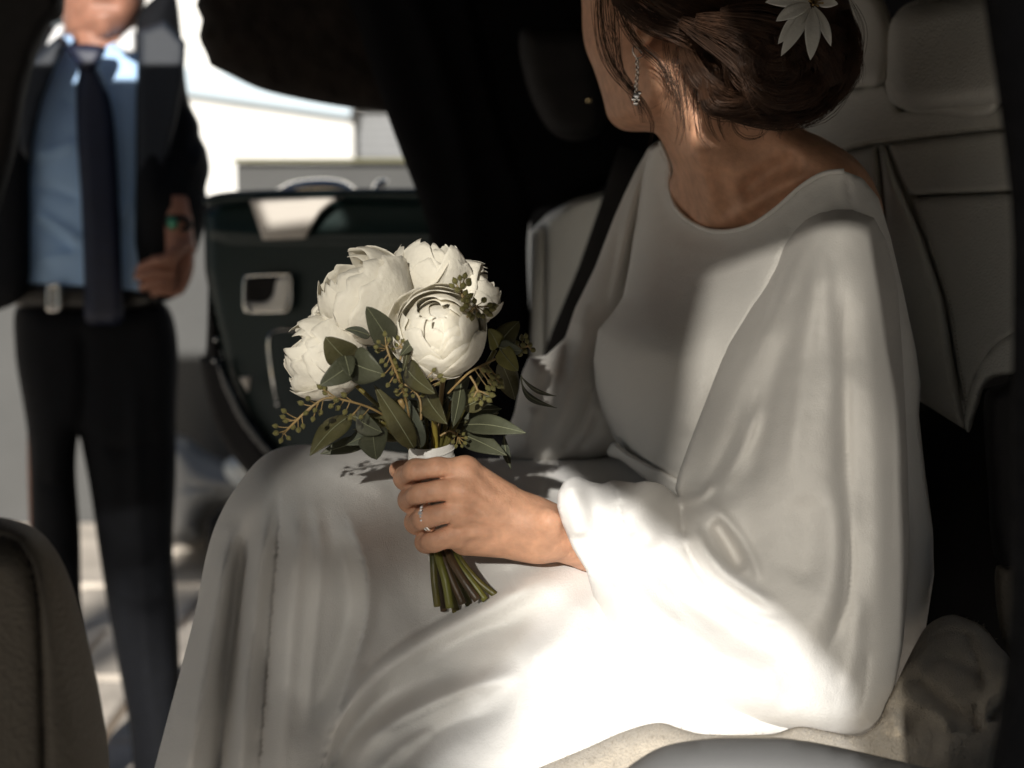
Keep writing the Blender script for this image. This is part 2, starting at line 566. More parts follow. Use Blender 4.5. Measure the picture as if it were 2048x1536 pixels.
add('eaves_return', box((-1.72, 8.84, 1.78), (1.5, 0.06, 0.16), Matrix.Rotation(math.radians(8), 4, 'Y')), mat('pale_blue_metal', (0.42, 0.50, 0.56), 0.6), wb, smooth=False)
for (x0, x1, z0, z1) in ((-3.2, -2.5, 1.7, 2.6), (1.2, 2.0, 1.2, 2.4)):
    wf = wall_slab('window', x0, x1, 8.86, 8.92, z0, z1, mat('white_frame', (0.7, 0.7, 0.7), 0.5), wb)
    add('pane', box(((x0 + x1) / 2, 8.85, (z0 + z1) / 2), (x1 - x0 - .1, 0.012, z1 - z0 - .1)), mat('dark_pane', (0.03, 0.04, 0.05), 0.1), wf, smooth=False)
# a pale car parked beyond the open door, low front corner showing
pk = empty('parked_car', P(520, 1075, 4.3)); tag(pk, 'pale grey parked car, its low front corner and tyre showing below the open door', 'car')
M_PAINT = mat('pale_grey_paint', (0.30, 0.31, 0.32), 0.35, None, coat=.4)
pb = relief('body', [(322, 700), (345, 850), (380, 876), (430, 912), (520, 930), (760, 900), (820, 1060), (640, 1085), (512, 1080), (498, 1040), (470, 1016), (436, 1018), (414, 1044), (404, 1078), (352, 1090), (330, 1060)], 4.35, .25, 60, 10, mat=M_PAINT, parent=pk, back=.5,
       folds=[('s', [(340, 980), (420, 985), (520, 1000), (700, 1010)], 20, .03), ('r', [(470, 940), (520, 945)], 26, .06)])
relief('headlight', [(446, 932), (470, 912), (520, 906), (560, 920), (540, 962), (500, 984), (462, 968)], 4.22, .04, 24, 8, mat=mat('lamp_glass', (0.6, 0.65, 0.68), 0.1, None, spec=.8), parent=pk)
ty = relief('tyre', [(412, 1060), (424, 1034), (454, 1022), (484, 1034), (496, 1066), (490, 1110), (470, 1132), (440, 1132), (418, 1108)], 4.30, .05, 18, 8, mat=M_BLACK, parent=pk, back=.15)
relief('rim', [(436, 1070), (454, 1052), (474, 1066), (476, 1094), (456, 1108), (438, 1096)], 4.235, .01, 10, 6, mat=M_SILVER, parent=ty)
# ================================================================== the car
car = empty('wedding_car', (-0.3, 1.2, 0))
tag(car, 'dark car with cream leather seats and a green door standing open', 'car')

# roof and shell
SUN_SLOTS = [(-0.04, 0.03, 0.17, 0.40), (-0.66, -0.52, 1.02, 1.18)]  # slots added to let sun onto the neck and the far door
strips, y = [], 0.13
for x0, x1, y0, y1 in SUN_SLOTS:
    strips += [(-1.9, 1.3, y, y0), (-1.9, x0, y0, y1), (x1, 1.3, y0, y1)]; y = y1
strips.append((-1.9, 1.3, y, 2.14))
roof = add('roof', join([box(((a + c) / 2, (p + q) / 2, 1.78), (c - a, q - p, 0.016)) for a, c, p, q in strips]), M_LINING, car, smooth=False)
for x0, x1, y0, y1 in SUN_SLOTS:
    add('sun_slot_glass', box(((x0 + x1) / 2, (y0 + y1) / 2, 1.7905), (x1 - x0 + .02, y1 - y0 + .02, 0.004)), M_TINT2, roof, smooth=False)
wall_slab('roof_shade_lip', -1.9, 1.3, 2.142, 2.17, 1.70, 1.80, M_BLACK, car)  # added lip, sets how high the roof shadow reaches on the man
wall_slab('roof_edge', -1.9, 1.3, 0.108, 0.128, 1.70, 1.797, M_BLACK, car, 0.015)
relief('rear_side_panel', [(1060, -420), (2600, -420), (2600, 1900), (1060, 1900)], 2.28, 0.03, 60, 60, mat=M_BLACK, parent=car, smooth=False)
# unseen door added as a sun mask: panes and gap cut to shape the sunlight
nd = add('sun_mask_door', box((-0.16, -0.30, 0.90), (0.92, 0.05, 1.01), None, 0.015), M_GREEN, car)
def pane(pts, m=None, name='sun_filter_pane'):
    n = len(pts)
    vs = [(x, -0.297, z) for x, z in pts] + [(x, -0.303, z) for x, z in pts]
    fs = [tuple(range(n)), tuple(range(n, 2 * n))[::-1]] + [(i, (i + 1) % n, n + (i + 1) % n, n + i) for i in range(n)]
    return add(name, (np.array(vs), fs), m or M_TINT, nd, smooth=False)
def bar(pts, r=0.012):
    return add('mask_frame', tube([(x, -0.30, z) for x, z in pts], r, 8), M_BLACK, nd)
APEX = (-0.185, 1.648)
QR = [APEX, (-0.125, 1.598), (-0.05, 1.540), (0.016, 1.474), (0.022, 1.405)]
QL = [(-0.325, 1.345), (-0.279, 1.430), (-0.215, 1.508), (-0.186, 1.575), APEX]
pane([(-0.43, 1.40), (-0.30, 1.40), (-0.279, 1.430), (-0.215, 1.508), (-0.196, 1.600), (-0.268, 1.72), (-0.268, 1.88), (-0.47, 1.88)], M_TINT2)
pane([(-0.155, 1.622), (-0.05, 1.540), (0.016, 1.474), (0.022, 1.345), (0.28, 1.345), (0.28, 1.90), (-0.095, 1.90), (-0.118, 1.73)])
sail = [(-0.185, 1.648), (-0.268, 1.72), (-0.268, 1.90), (-0.095, 1.90), (-0.118, 1.73), (-0.155, 1.622)]
sv = [(x, -0.29, z) for x, z in sail] + [(x, -0.31, z) for x, z in sail]
add('shade_panel', (np.array(sv), [tuple(range(6)), tuple(range(6, 12))[::-1]] + [(k, (k + 1) % 6, 6 + (k + 1) % 6, 6 + k) for k in range(6)]), M_BLACK, nd, smooth=False)  # opaque panel added to keep the sun off the bodice
bar([(-0.44, 1.42), (-0.48, 1.90), (0.29, 1.90), (0.29, 1.40)])
add('mask_corner', (np.array([(-.62, -.29, 1.33), (-.44, -.29, 1.33), (-.44, -.29, 1.42), (-.48, -.29, 1.90), (-.62, -.29, 1.80), (-.62, -.31, 1.33), (-.44, -.31, 1.33), (-.44, -.31, 1.42), (-.48, -.31, 1.90), (-.62, -.31, 1.80)]), [(0, 1, 2, 3, 4), (9, 8, 7, 6, 5)] + [(k, (k + 1) % 5, 5 + (k + 1) % 5, 5 + k) for k in range(5)]), M_BLACK, nd, smooth=False)
wall_slab('rear_panel', 0.95, 1.0, 0.55, 2.2, 0.3, 1.668, M_BLACK, car)
wall_slab('floor', -1.3, 0.94, 0.75, 2.1, 0.30, 0.36, M_BLACK, car)
# near rear pillar, out of focus at the right edge
relief('rear_pillar', [(2030, -700), (3300, -700), (3300, 2200), (2030, 2200), (2022, 1200), (2026, 500)], 0.60, 0.02, 40, 40, mat=M_PILLAR, parent=car)

# far side: roof rail curving down into the pillar
relief('roof_rail', [(392, -300), (398, -40), (392, 10), (404, 40), (398, 75), (414, 110), (420, 130), (452, 146), (520, 178), (600, 198), (690, 214),
                     (792, 226), (900, 250), (1000, 180), (1000, -300)], 2.18, 0.05, 90, 16, mat=M_LINING, parent=car, noise=((60, 0.006, 4), (25, 0.003, 5)))
pil = relief('door_pillar', [(640, -300), (720, 60), (772, 222), (800, 300), (838, 400), (858, 470), (866, 560), (866, 1000), (1090, 1000), (1066, 720), (1058, 450),
                       (1120, 408), (1240, 360), (1420, 260), (1420, -300)], 2.06, 0.05, 60, 16, mat=M_PILLAR, parent=car,
             folds=[('r', [(760, -200), (880, 150), (940, 420), (960, 900)], 26, 0.02), ('s', [(900, -300), (960, 100), (1040, 380), (1058, 460)], 40, 0.02)])
bg_ = relief('belt_guide', [(1040, 62), (1100, 55), (1180, 62), (1205, 130), (1215, 220), (1195, 268), (1140, 282), (1090, 250), (1050, 160)], 1.9, 0.03, 40, 10, mat=M_BLACK, parent=pil)
bolt_w = P(1178, 200, 1.86)
vs, fs = tube([P(1178, 200, 1.875), P(1178, 200, 1.865), P(1178, 200, 1.862)], [0.004, 0.004, 0.003], 10)
add('bolt', (vs, fs), M_GOLD, pil)

# open far door: green leather panel
DD = plane_depth((405, 400, 2.50), (870, 400, 2.36), (405, 900, 2.50))
door = relief('door', [(408, 425), (440, 398), (520, 392), (700, 388), (900, 392), (900, 1100), (620, 1010), (560, 960), (500, 880), (455, 760), (428, 640), (410, 540)],
              DD, 0.03, 22, 10, mat=M_GREEN, parent=car, smooth=False,
              folds=[('s', [(900, 478), (640, 479), (405, 474)], 18, 0.014, 0.005)])
relief('window_ledge', [(416, 392), (520, 380), (900, 378), (905, 402), (700, 400), (520, 404), (420, 412)], lambda u, v: DD(u, v) - 0.035, 0.02, 10, 6, mat=M_GREEN, parent=door)
relief('door_seal', [(404, 470), (420, 520), (430, 620), (450, 740), (495, 850), (560, 935), (640, 1000), (640, 1060), (560, 1010), (480, 930), (430, 850), (400, 720), (412, 700), (416, 520)],
       lambda u, v: DD(u, v) + 0.012, 0.02, 12, 8, mat=M_BLACK, parent=door)
relief('arch_trim', [(430, 715), (452, 735), (500, 830), (560, 905), (640, 960), (640, 985), (555, 935), (490, 865), (445, 780)], lambda u, v: DD(u, v) - 0.03, 0.012, 12, 6,
       mat=mat('gloss_black', (0.01, 0.014, 0.02), 0.15, None, spec=0.6), parent=door)
# door release: recessed cup, chrome bezel, L-shaped lever
DZ = float(DD(np.array([535.0]), np.array([585.0]))[0])
relief('handle_cup', [(498, 556), (572, 554), (574, 610), (500, 614)], DZ - 0.033, 0.004, 10, 5, mat=M_BLACK, parent=door)
def ring_tube(px, d, r, sides=8):
    q = catmull(px, 6); q = np.vstack([q, q[:1]])
    return tube(PA(q[:, 0], q[:, 1], np.full(len(q), d)), r, sides, caps=False)
bez = add('handle_bezel', ring_tube([(490, 558), (500, 552), (570, 550), (581, 555), (582, 600), (576, 620), (560, 624), (500, 624), (490, 616), (488, 590)], DZ - 0.036, 0.0028), M_CHROME, door)
lev = relief('door_handle', [(555, 558), (582, 556), (580, 600), (570, 622), (545, 624), (495, 624), (496, 605), (530, 603), (546, 590)], DZ - 0.042, 0.008, 8, 4,
             mat=mat('satin_silver', (0.88, 0.87, 0.84), 0.3, None, metal=0.0), parent=door)
add('handle_screw', tube([P(497, 617, DZ - 0.05), P(497, 617, DZ - 0.056)], [0.006, 0.004], 10), M_CHROME, door)
# lower chrome pull loop
add('pull_handle', pxtube([(640, 662, DZ - 0.03), (560, 660, DZ - 0.05), (540, 672, DZ - 0.055), (538, 700, DZ - 0.055), (546, 760, DZ - 0.055), (556, 808, DZ - 0.04)], 0.0032, 10), M_CHROME, door)
add('pull_screw', tube([P(556, 808, DZ - 0.045), P(556, 808, DZ - 0.052)], [0.006, 0.004], 10), M_CHROME, door)
for (u, v) in ((432, 680), (429, 722)):
    add('door_stud', tube([P(u, v, DZ - 0.02), P(u, v, DZ - 0.03)], [0.005, 0.003], 10), M_CHROME, door)
relief('light_patch', [(498, 398), (690, 394), (660, 408), (640, 426), (624, 452), (613, 478), (526, 481), (512, 440)], lambda u, v: DD(u, v) - 0.05, 0.008, 8, 5, mat=mat('cream_light_patch', (0.62, 0.58, 0.54), 0.5), parent=door, smooth=False)  # sun patch on the door, put in as a cream panel
relief('light_patch', [(478, 754), (503, 752), (500, 772), (496, 787)], DZ - 0.036, 0.004, 6, 4, mat=bpy.data.materials['cream_light_patch'], parent=door, smooth=False)
# mirror seen through the door glass
mir = relief('door_mirror', [(548, 388), (580, 364), (640, 356), (690, 362), (718, 386), (690, 392), (600, 394)], 2.62, 0.04, 16, 6, mat=M_SILVER, parent=door)
relief('mirror_post', [(742, 388), (752, 362), (772, 358), (778, 368), (764, 378), (760, 394)], 2.6, 0.015, 10, 5, mat=M_CHROME, parent=door)

# rear seat
SP = plane_depth((2040, 400, 1.25), (1200, 500, 1.95), (1990, 1000, 1.20))
seat = relief('rear_seat', [(1064, 460), (1100, 424), (1150, 398), (1235, 378), (1400, 250), (1600, 120), (1640, -120), (1720, -60), (1790, 60), (2250, 0), (2250, 700), (2040, 668),
                            (1930, 830), (1840, 800), (1700, 770), (1400, 740), (1062, 730)],
              lambda u, v: SP(u, v) + 0.02, 0.03, 26, 14, back=0.10, mat=M_LEATHER, parent=car, smooth=False)
def panel(name, pts, lift=0.0, R=0.010, W=12, step=7, smooth=False, m=None, **k):
    return relief(name, pts, lambda u, v: SP(u, v) - lift, R, W, step, mat=m or M_LEATHER, parent=seat, smooth=smooth, **k)
panel('seat_panel', [(1400, 250), (1640, 192), (1772, 166), (1800, 222), (2250, 192), (2250, 236), (2048, 254), (1860, 275), (1745, 289), (1690, 303), (1600, 345), (1450, 400)], 0.004)
panel('headrest_base', [(1560, 60), (1640, -160), (1730, -60), (1786, 50), (1772, 162), (1700, 178), (1560, 200)], 0.03, 0.03, 40, smooth=True)
panel('headrest', [(1776, 80), (1788, 34), (1830, 8), (1900, -6), (2050, -30), (2260, -40), (2260, 190), (2050, 204), (1900, 218), (1838, 220), (1796, 206), (1778, 170)], 0.07, 0.05, 42, smooth=True,
      noise=((200, 0.003, 3),))
panel('headrest_side', [(1768, 90), (1780, 44), (1820, 4), (1900, -14), (2000, -30), (2000, 216), (1860, 228), (1800, 216), (1774, 190)], 0.03, 0.03, 20, smooth=True)
panel('seat_panel', [(1600, 348), (1690, 306), (1754, 292), (1764, 380), (1772, 520), (1700, 540)], 0.004)
panel('seat_bolster', [(1757, 292), (1770, 289), (1800, 370), (1849, 480), (1889, 600), (1905, 700), (1914, 750), (1934, 862), (1840, 802), (1760, 770), (1740, 600), (1775, 520), (1767, 400)], 0.012, 0.02, 24)
panel('seat_panel', [(1774, 290), (1860, 279), (2048, 258), (2250, 240), (2250, 376), (2048, 382), (1818, 392), (1803, 368)], 0.004, 0.01, 14)
panel('seat_panel', [(1820, 395), (2048, 385), (2250, 379), (2250, 640), (2048, 655), (1985, 700), (1950, 760), (1932, 828), (1917, 748), (1909, 700), (1893, 600), (1853, 482)], 0.004, 0.012, 18)
panel('seat_trim', [(2100, 640), (2048, 655), (1990, 690), (1950, 750), (1929, 835), (1938, 866), (1956, 815), (1985, 757), (2100, 735)], 0.03, 0.012, 14, smooth=True)
# far end of the seat, with a piped edge
panel('seat_end', [(1060, 462), (1090, 446), (1092, 740), (1060, 740)], 0.02, 0.012, 12, smooth=False)
panel('seat_panel', [(1093, 442), (1150, 404), (1235, 382), (1330, 330), (1330, 740), (1093, 740)], 0.02, 0.012, 12)
# seat belt across the far end of the seat back
belt = add('seat_belt', tube(PA(np.array([1262, 1240, 1222, 1180, 1130, 1085.]), np.array([300, 362, 420, 540, 660, 780.]), SP(np.array([1262, 1240, 1222, 1180, 1130, 1085.]), np.array([300, 362, 420, 540, 660, 780.])) - 0.05),
           0.016, 10, flat=0.15), M_BLACK, car)
# dark plastic under the seat back, with a buckle
relief('seat_base', [(1690, 700), (1960, 780), (2250, 700), (2250, 1700), (1690, 1700)], lambda u, v: SP(u, v) + 0.06, 0.03, 40, 24, mat=M_BLACK, parent=car, smooth=False)
relief('buckle_stalk', [(1990, 1140), (2012, 1132), (2040, 1150), (2060, 1300), (2020, 1310), (1996, 1240)], 1.12, 0.012, 14, 8, mat=M_LEATHERD, parent=car)
relief('seat_side_panel', [(1968, 800), (2000, 770), (2100, 740), (2100, 1150), (1996, 1130), (1975, 960)], 1.16, 0.02, 30, 14, mat=M_BLACK, parent=car)
# front edge of the seat cushion, in the shade at the bottom
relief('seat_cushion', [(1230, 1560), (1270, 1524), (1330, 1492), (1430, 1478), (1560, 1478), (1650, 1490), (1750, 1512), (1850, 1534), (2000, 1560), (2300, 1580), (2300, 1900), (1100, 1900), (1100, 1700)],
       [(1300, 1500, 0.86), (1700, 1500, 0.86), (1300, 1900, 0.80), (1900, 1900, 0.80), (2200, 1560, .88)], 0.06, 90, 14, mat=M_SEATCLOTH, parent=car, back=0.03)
# front pillar beside the man's shoulder
relief('front_pillar', [(-500, -125), (132, -125), (130, 0), (126, 36), (100, 46), (74, 108), (52, 190), (34, 300), (0, 420), (-60, 520), (-500, 700)], 2.1, 0.04, 40, 16, mat=M_BLACK, parent=car, smooth=False)
# front seat at the lower left
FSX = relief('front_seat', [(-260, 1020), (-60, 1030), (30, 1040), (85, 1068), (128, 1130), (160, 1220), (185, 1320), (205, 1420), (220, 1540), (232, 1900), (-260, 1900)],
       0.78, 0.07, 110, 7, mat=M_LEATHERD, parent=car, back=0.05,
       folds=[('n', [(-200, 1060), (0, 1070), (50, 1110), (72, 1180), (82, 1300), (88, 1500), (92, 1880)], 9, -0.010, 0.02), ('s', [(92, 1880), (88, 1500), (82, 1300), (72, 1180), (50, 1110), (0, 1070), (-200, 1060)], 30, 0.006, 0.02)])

# unseen trunk and leaves added behind the camera to dapple the sunlight
dapple_tree = empty('dapple_tree', (-3.2, -5.2, 0)); tag(dapple_tree, 'unseen trunk and leafy crown added behind the camera to dapple the sunlight', 'dapple_tree')
add('trunk', join([tube([(-3.2, -5.2, 0), (-3.1, -5.2, 1.6), (-2.9, -5.1, 3.0), (-2.7, -5.0, 4.2)], [.16, .13, .11, .05], 10), tube([(-3.0, -5.15, 2.6), (-2.4, -5.2, 4.2), (-1.4, -5.3, 4.9), (0.2, -5.4, 5.2)], [.08, .05, .035, .01], 8)]), mat('bark', (.09, .07, .05), .9, ('noise', 40, .01)), dapple_tree)
cv, cf = [], []
for k in range(46):
    c = np.array([rng.uniform(-2.6, 0.6), rng.uniform(-5.2, -4.6), rng.uniform(3.5, 3.9)])
    if -1.28 < c[0] < -0.5 and rng.random() < .85:
        c[0] -= 1.5
    for q in range(16):
        p = c + rng.normal(0, .085, 3); p[2] = max(p[2], 3.46)
        a = rng.normal(0, 1, 3); a /= np.linalg.norm(a); e = np.cross(a, rng.normal(0, 1, 3)); e /= np.linalg.norm(e)
        n0 = len(cv); l = rng.uniform(.05, .08)
        cv += [p - a * l, p + e * l * .45, p + a * l, p - e * l * .45]; cf.append((n0, n0 + 1, n0 + 2, n0 + 3))
for k in range(36):                                   # low spray added to dim the sunlight on the knees
    c = np.array([rng.uniform(-1.62, -1.12), rng.uniform(-5.1, -4.7), rng.uniform(3.08, 3.44)])
    for q in range(12):
        p = c + rng.normal(0, .06, 3); p[2] = min(p[2], 3.46); p[0] = min(p[0], -1.08)
        a = rng.normal(0, 1, 3); a /= np.linalg.norm(a); e = np.cross(a, rng.normal(0, 1, 3)); e /= np.linalg.norm(e)
        n0 = len(cv); l = rng.uniform(.04, .065)
        cv += [p - a * l, p + e * l * .45, p + a * l, p - e * l * .45]; cf.append((n0, n0 + 1, n0 + 2, n0 + 3))
add('crown', (np.array(cv), cf), M_LEAF, dapple_tree, smooth=False)

def stitches(pts, lift, parent, m, step=9, ln=5.5):
    q = resample(catmull(pts, 8, False), step, False)
    parts = []
    for a, c in zip(q[:-1], q[1:]):
        t = (c - a) / np.linalg.norm(c - a); e = a + t * ln
        u = np.array([a[0], e[0]]); v = np.array([a[1], e[1]])
        parts.append(tube(PA(u, v, SP(u, v) - lift), 0.0008, 5))
    return add('stitching', join(parts), m, parent)
M_THREAD = mat('cream_thread', (0.62, 0.60, 0.55), 0.7)
stitches([(1600, 336), (1690, 296), (1745, 282), (1860, 268), (2048, 247), (2250, 228)], 0.0065, seat, M_THREAD)
stitches([(1858, 482), (1898, 600), (1914, 700), (1922, 748), (1936, 820)], 0.0065, seat, M_THREAD)
stitches([(1746, 300), (1756, 400), (1764, 500)], 0.0065, seat, M_THREAD)
# ================================================================== the bride
bride = empty('person', (0.15, 1.15, 0.36))
tag(bride, 'seated bride in white long sleeved dress with dark hair in a low bun, looking away', 'person')

# ---- skirt
skirt = relief('skirt', [(250, 1800), (285, 1640), (309, 1536), (363, 1332), (389, 1230), (416, 1096), (447, 1015), (488, 953), (520, 917), (555, 897), (600, 889), (660, 891), (760, 900),
                         (900, 914), (1050, 918), (1190, 914), (1245, 905), (1330, 940), (1450, 1020), (1600, 1120), (1720, 1220), (1790, 1380), (1760, 1480), (1500, 1500), (1300, 1640), (1100, 1800), (700, 1830)],
    [(600, 892, 1.25), (540, 960, 1.17), (470, 1050, 1.17), (430, 1250, 1.16), (360, 1450, 1.16), (300, 1750, 1.18), (600, 1050, 1.10), (620, 1300, 1.10), (560, 1600, 1.10),
     (760, 930, 1.22), (720, 1060, 1.10), (760, 1200, 1.115), (800, 1330, 1.09), (900, 1080, 1.165), (930, 1200, 1.10), (1000, 1000, 1.24), (1000, 930, 1.36), (1240, 930, 1.38), (1100, 1100, 1.12),
     (1000, 1300, 1.03), (1250, 1200, 1.08), (1350, 1020, 1.27), (1300, 1350, 1.0), (1500, 1200, 1.14), (1600, 1400, 1.03), (1000, 1500, 0.97), (800, 1520, 1.0), (1250, 1480, 0.97), (1700, 1350, 1.12), (1100, 1780, 0.96), (700, 1780, 1.0)],
    0.05, 70, 7, back=0.12, mat=M_DRESS, parent=bride, noise=((260, 0.003, 11), (110, 0.0012, 12), (38, 0.0004, 13)), gain=1.45,
    folds=[
        ('n', [(559, 960), (559, 1010), (557, 1073), (546, 1207), (528, 1431), (515, 1620)], 12, -0.008),
        ('r', [(590, 960), (592, 1080), (580, 1250), (565, 1450), (550, 1650)], 24, 0.010),
        ('r', [(540, 950), (530, 1040), (512, 1180), (490, 1400), (470, 1640)], 18, 0.014),
        ('r', [(514, 1000), (484, 1120), (466, 1274), (450, 1431), (430, 1640)], 22, -0.026),
        ('r', [(470, 1030), (440, 1160), (415, 1300), (385, 1480), (360, 1640)], 20, 0.016),
        ('n', [(456, 1051), (425, 1130), (404, 1215), (385, 1300)], 10, -0.006),
        ('r', [(672, 1000), (702, 1062), (722, 1118), (731, 1172), (724, 1252), (697, 1341), (672, 1420), (640, 1536), (610, 1680)], 18, 0.007),
        ('r', [(648, 1010), (668, 1080), (690, 1150), (695, 1230), (672, 1330), (640, 1440), (610, 1560)], 28, -0.008),
        ('r', [(600, 1560), (648, 1457), (702, 1400), (747, 1346), (814, 1300), (863, 1268), (970, 1213), (1060, 1170), (1160, 1140)], 30, 0.022),
        ('n', [(690, 1398), (715, 1368), (747, 1325), (800, 1282), (863, 1246), (960, 1198), (1040, 1165)], 18, -0.013),
        ('r', [(640, 1590), (700, 1480), (760, 1410), (840, 1370), (960, 1330)], 22, -0.010),
        ('r', [(689, 1540), (740, 1476), (796, 1442), (870, 1404), (960, 1370), (1060, 1338)], 20, 0.010),
        ('n', [(760, 1470), (820, 1438), (900, 1400), (980, 1376)], 8, -0.006),
        ('r', [(760, 1560), (840, 1490), (920, 1440), (1040, 1390)], 30, -0.008),
        ('r', [(1040, 1340), (1140, 1260), (1180, 1180)], 34, 0.008),
        ('n', [(1018, 1130), (1020, 1160), (1030, 1186)], 10, -0.004),
        ('s', [(515, 1620), (528, 1431), (546, 1207), (557, 1073), (559, 1000), (562, 950)], 13, 0.007, .18),
        ('s', [(610, 1640), (660, 1470), (697, 1341), (724, 1252), (731, 1172), (722, 1118), (702, 1062), (672, 1000)], 20, 0.006, .2),
        ('s', [(1040, 1168), (960, 1202), (863, 1252), (800, 1290), (747, 1335), (700, 1396), (640, 1500)], 16, -0.006, .2),
        ('s', [(430, 1640), (450, 1450), (468, 1290), (488, 1150), (512, 1020)], 9, 0.006, .2),
        ('r', [(620, 960), (640, 1100), (628, 1280), (606, 1480)], 12, 0.004), ('r', [(790, 940), (840, 980), (860, 1040)], 14, -0.003), ('r', [(640, 930), (720, 960), (790, 990)], 16, 0.003),
        ('n', [(880, 1300), (960, 1262), (1050, 1240)], 12, -0.004), ('n', [(820, 1500), (900, 1450), (1000, 1420)], 12, -0.005), ('r', [(740, 1560), (800, 1500), (880, 1456)], 12, 0.006),
        ('r', [(960, 990), (1040, 960), (1140, 950)], 22, -0.010),
        ('r', [(1000, 970), (1110, 935), (1210, 930)], 16, 0.010),
        ('r', [(1060, 1010), (1160, 975), (1240, 960), (1300, 980)], 20, -0.012),
    ])

# ---- bodice
neck = [(1320, 285), (1338, 330), (1337, 370), (1348, 410), (1378, 442), (1420, 461), (1462, 462), (1506, 449), (1552, 418), (1602, 374), (1646, 348), (1688, 342)]
bod_depth = [(1320, 300, 1.42), (1345, 405, 1.37), (1290, 400, 1.42), (1430, 470, 1.285), (1560, 430, 1.20), (1690, 350, 1.16), (1740, 390, 1.17), (1250, 560, 1.36), (1200, 700, 1.32),
             (1240, 690, 1.27), (1320, 700, 1.21), (1420, 620, 1.215), (1520, 560, 1.185), (1260, 840, 1.30), (1330, 860, 1.24), (1450, 800, 1.20), (1650, 600, 1.17), (1800, 700, 1.19), (1830, 900, 1.19), (1600, 900, 1.2),
             (1400, 1000, 1.26), (1300, 980, 1.31), (1700, 1250, 1.20), (1850, 1250, 1.17)]
bodice = relief('bodice', neck + [(1725, 356), (1757, 395), (1780, 470), (1806, 580), (1832, 700), (1841, 765), (1838, 830), (1850, 940), (1866, 1060), (1868, 1150), (1845, 1300), (1790, 1400), (1600, 1350), (1420, 1100), (1345, 985),
                        (1300, 955), (1262, 925), (1230, 880), (1206, 830), (1192, 775), (1187, 720), (1196, 660), (1228, 622), (1246, 594), (1260, 523), (1277, 387), (1298, 300)],
    bod_depth, 0.05, 55, 7, back=0.14, thin=(neck, 90, 0.06), mat=M_DRESS, parent=bride, noise=((240, 0.0015, 21), (70, .0006, 22), (34, .0003, 23)), smooth=False,
    folds=[('n', [(1690, 338), (1698, 380), (1708, 424)], 4, -0.003, 0.02),
           ('s', [(1590, 420), (1540, 560), (1480, 660), (1440, 760), (1400, 860)], 22, 0.004),
           ('r', [(1450, 720), (1400, 790), (1360, 880)], 26, 0.006),
           ('n', [(1190, 915), (1240, 902), (1290, 935), (1345, 972)], 6, -0.006),
           ('s', [(1345, 955), (1290, 920), (1245, 885), (1232, 870)], 14, 0.004, 0.05)])
wb_ = relief('waistband', [(1228, 884), (1262, 908), (1310, 934), (1350, 955), (1420, 990), (1420, 1030), (1340, 985), (1290, 958), (1244, 922), (1214, 908)],
       lambda u, v: tps(bod_depth)(u, v) - 0.008, 0.010, 10, 5, mat=M_DRESS, parent=bride)
add('neck_binding', tube(PA(catmull(neck, 5, False)[:, 0], catmull(neck, 5, False)[:, 1], tps(bod_depth)(catmull(neck, 5, False)[:, 0], catmull(neck, 5, False)[:, 1]) + 0.002), 0.0022, 8), M_DRESS, bride)

# ---- far sleeve
sl_far = relief('sleeve', [(1318, 280), (1297, 295), (1272, 340), (1250, 385), (1228, 435), (1190, 535), (1150, 617), (1130, 676), (1092, 711), (1058, 714), (1044, 745), (1030, 820), (1005, 890), (1000, 925), (1060, 930),
                        (1190, 918), (1240, 900), (1300, 880), (1300, 600), (1320, 400)],
    [(1300, 300, 1.45), (1250, 420, 1.45), (1200, 560, 1.44), (1140, 700, 1.43), (1060, 760, 1.40), (1040, 900, 1.40), (1180, 800, 1.40), (1200, 900, 1.39), (1290, 600, 1.47)],
    0.045, 60, 7, mat=M_SLEEVE, parent=bride, noise=((150, 0.0015, 31),), smooth=False,
    folds=[('r', [(1290, 320), (1262, 420), (1236, 540), (1212, 640)], 10, 0.008), ('n', [(1306, 300), (1284, 400), (1262, 500), (1246, 580)], 7, -0.007),
           ('n', [(1240, 440), (1222, 560), (1215, 640)], 6, -0.004),
           ('r', [(1140, 640), (1128, 720), (1116, 770)], 12, -0.010), ('r', [(1170, 600), (1160, 720), (1130, 820), (1090, 900)], 22, 0.010),
           ('n', [(1190, 760), (1165, 830), (1140, 880), (1110, 915)], 6, -0.009), ('n', [(1200, 820), (1180, 870), (1150, 905)], 6, -0.008),
           ('r', [(1080, 780), (1060, 850), (1040, 900)], 16, 0.010), ('r', [(1100, 740), (1075, 800), (1060, 830)], 14, -0.009)])

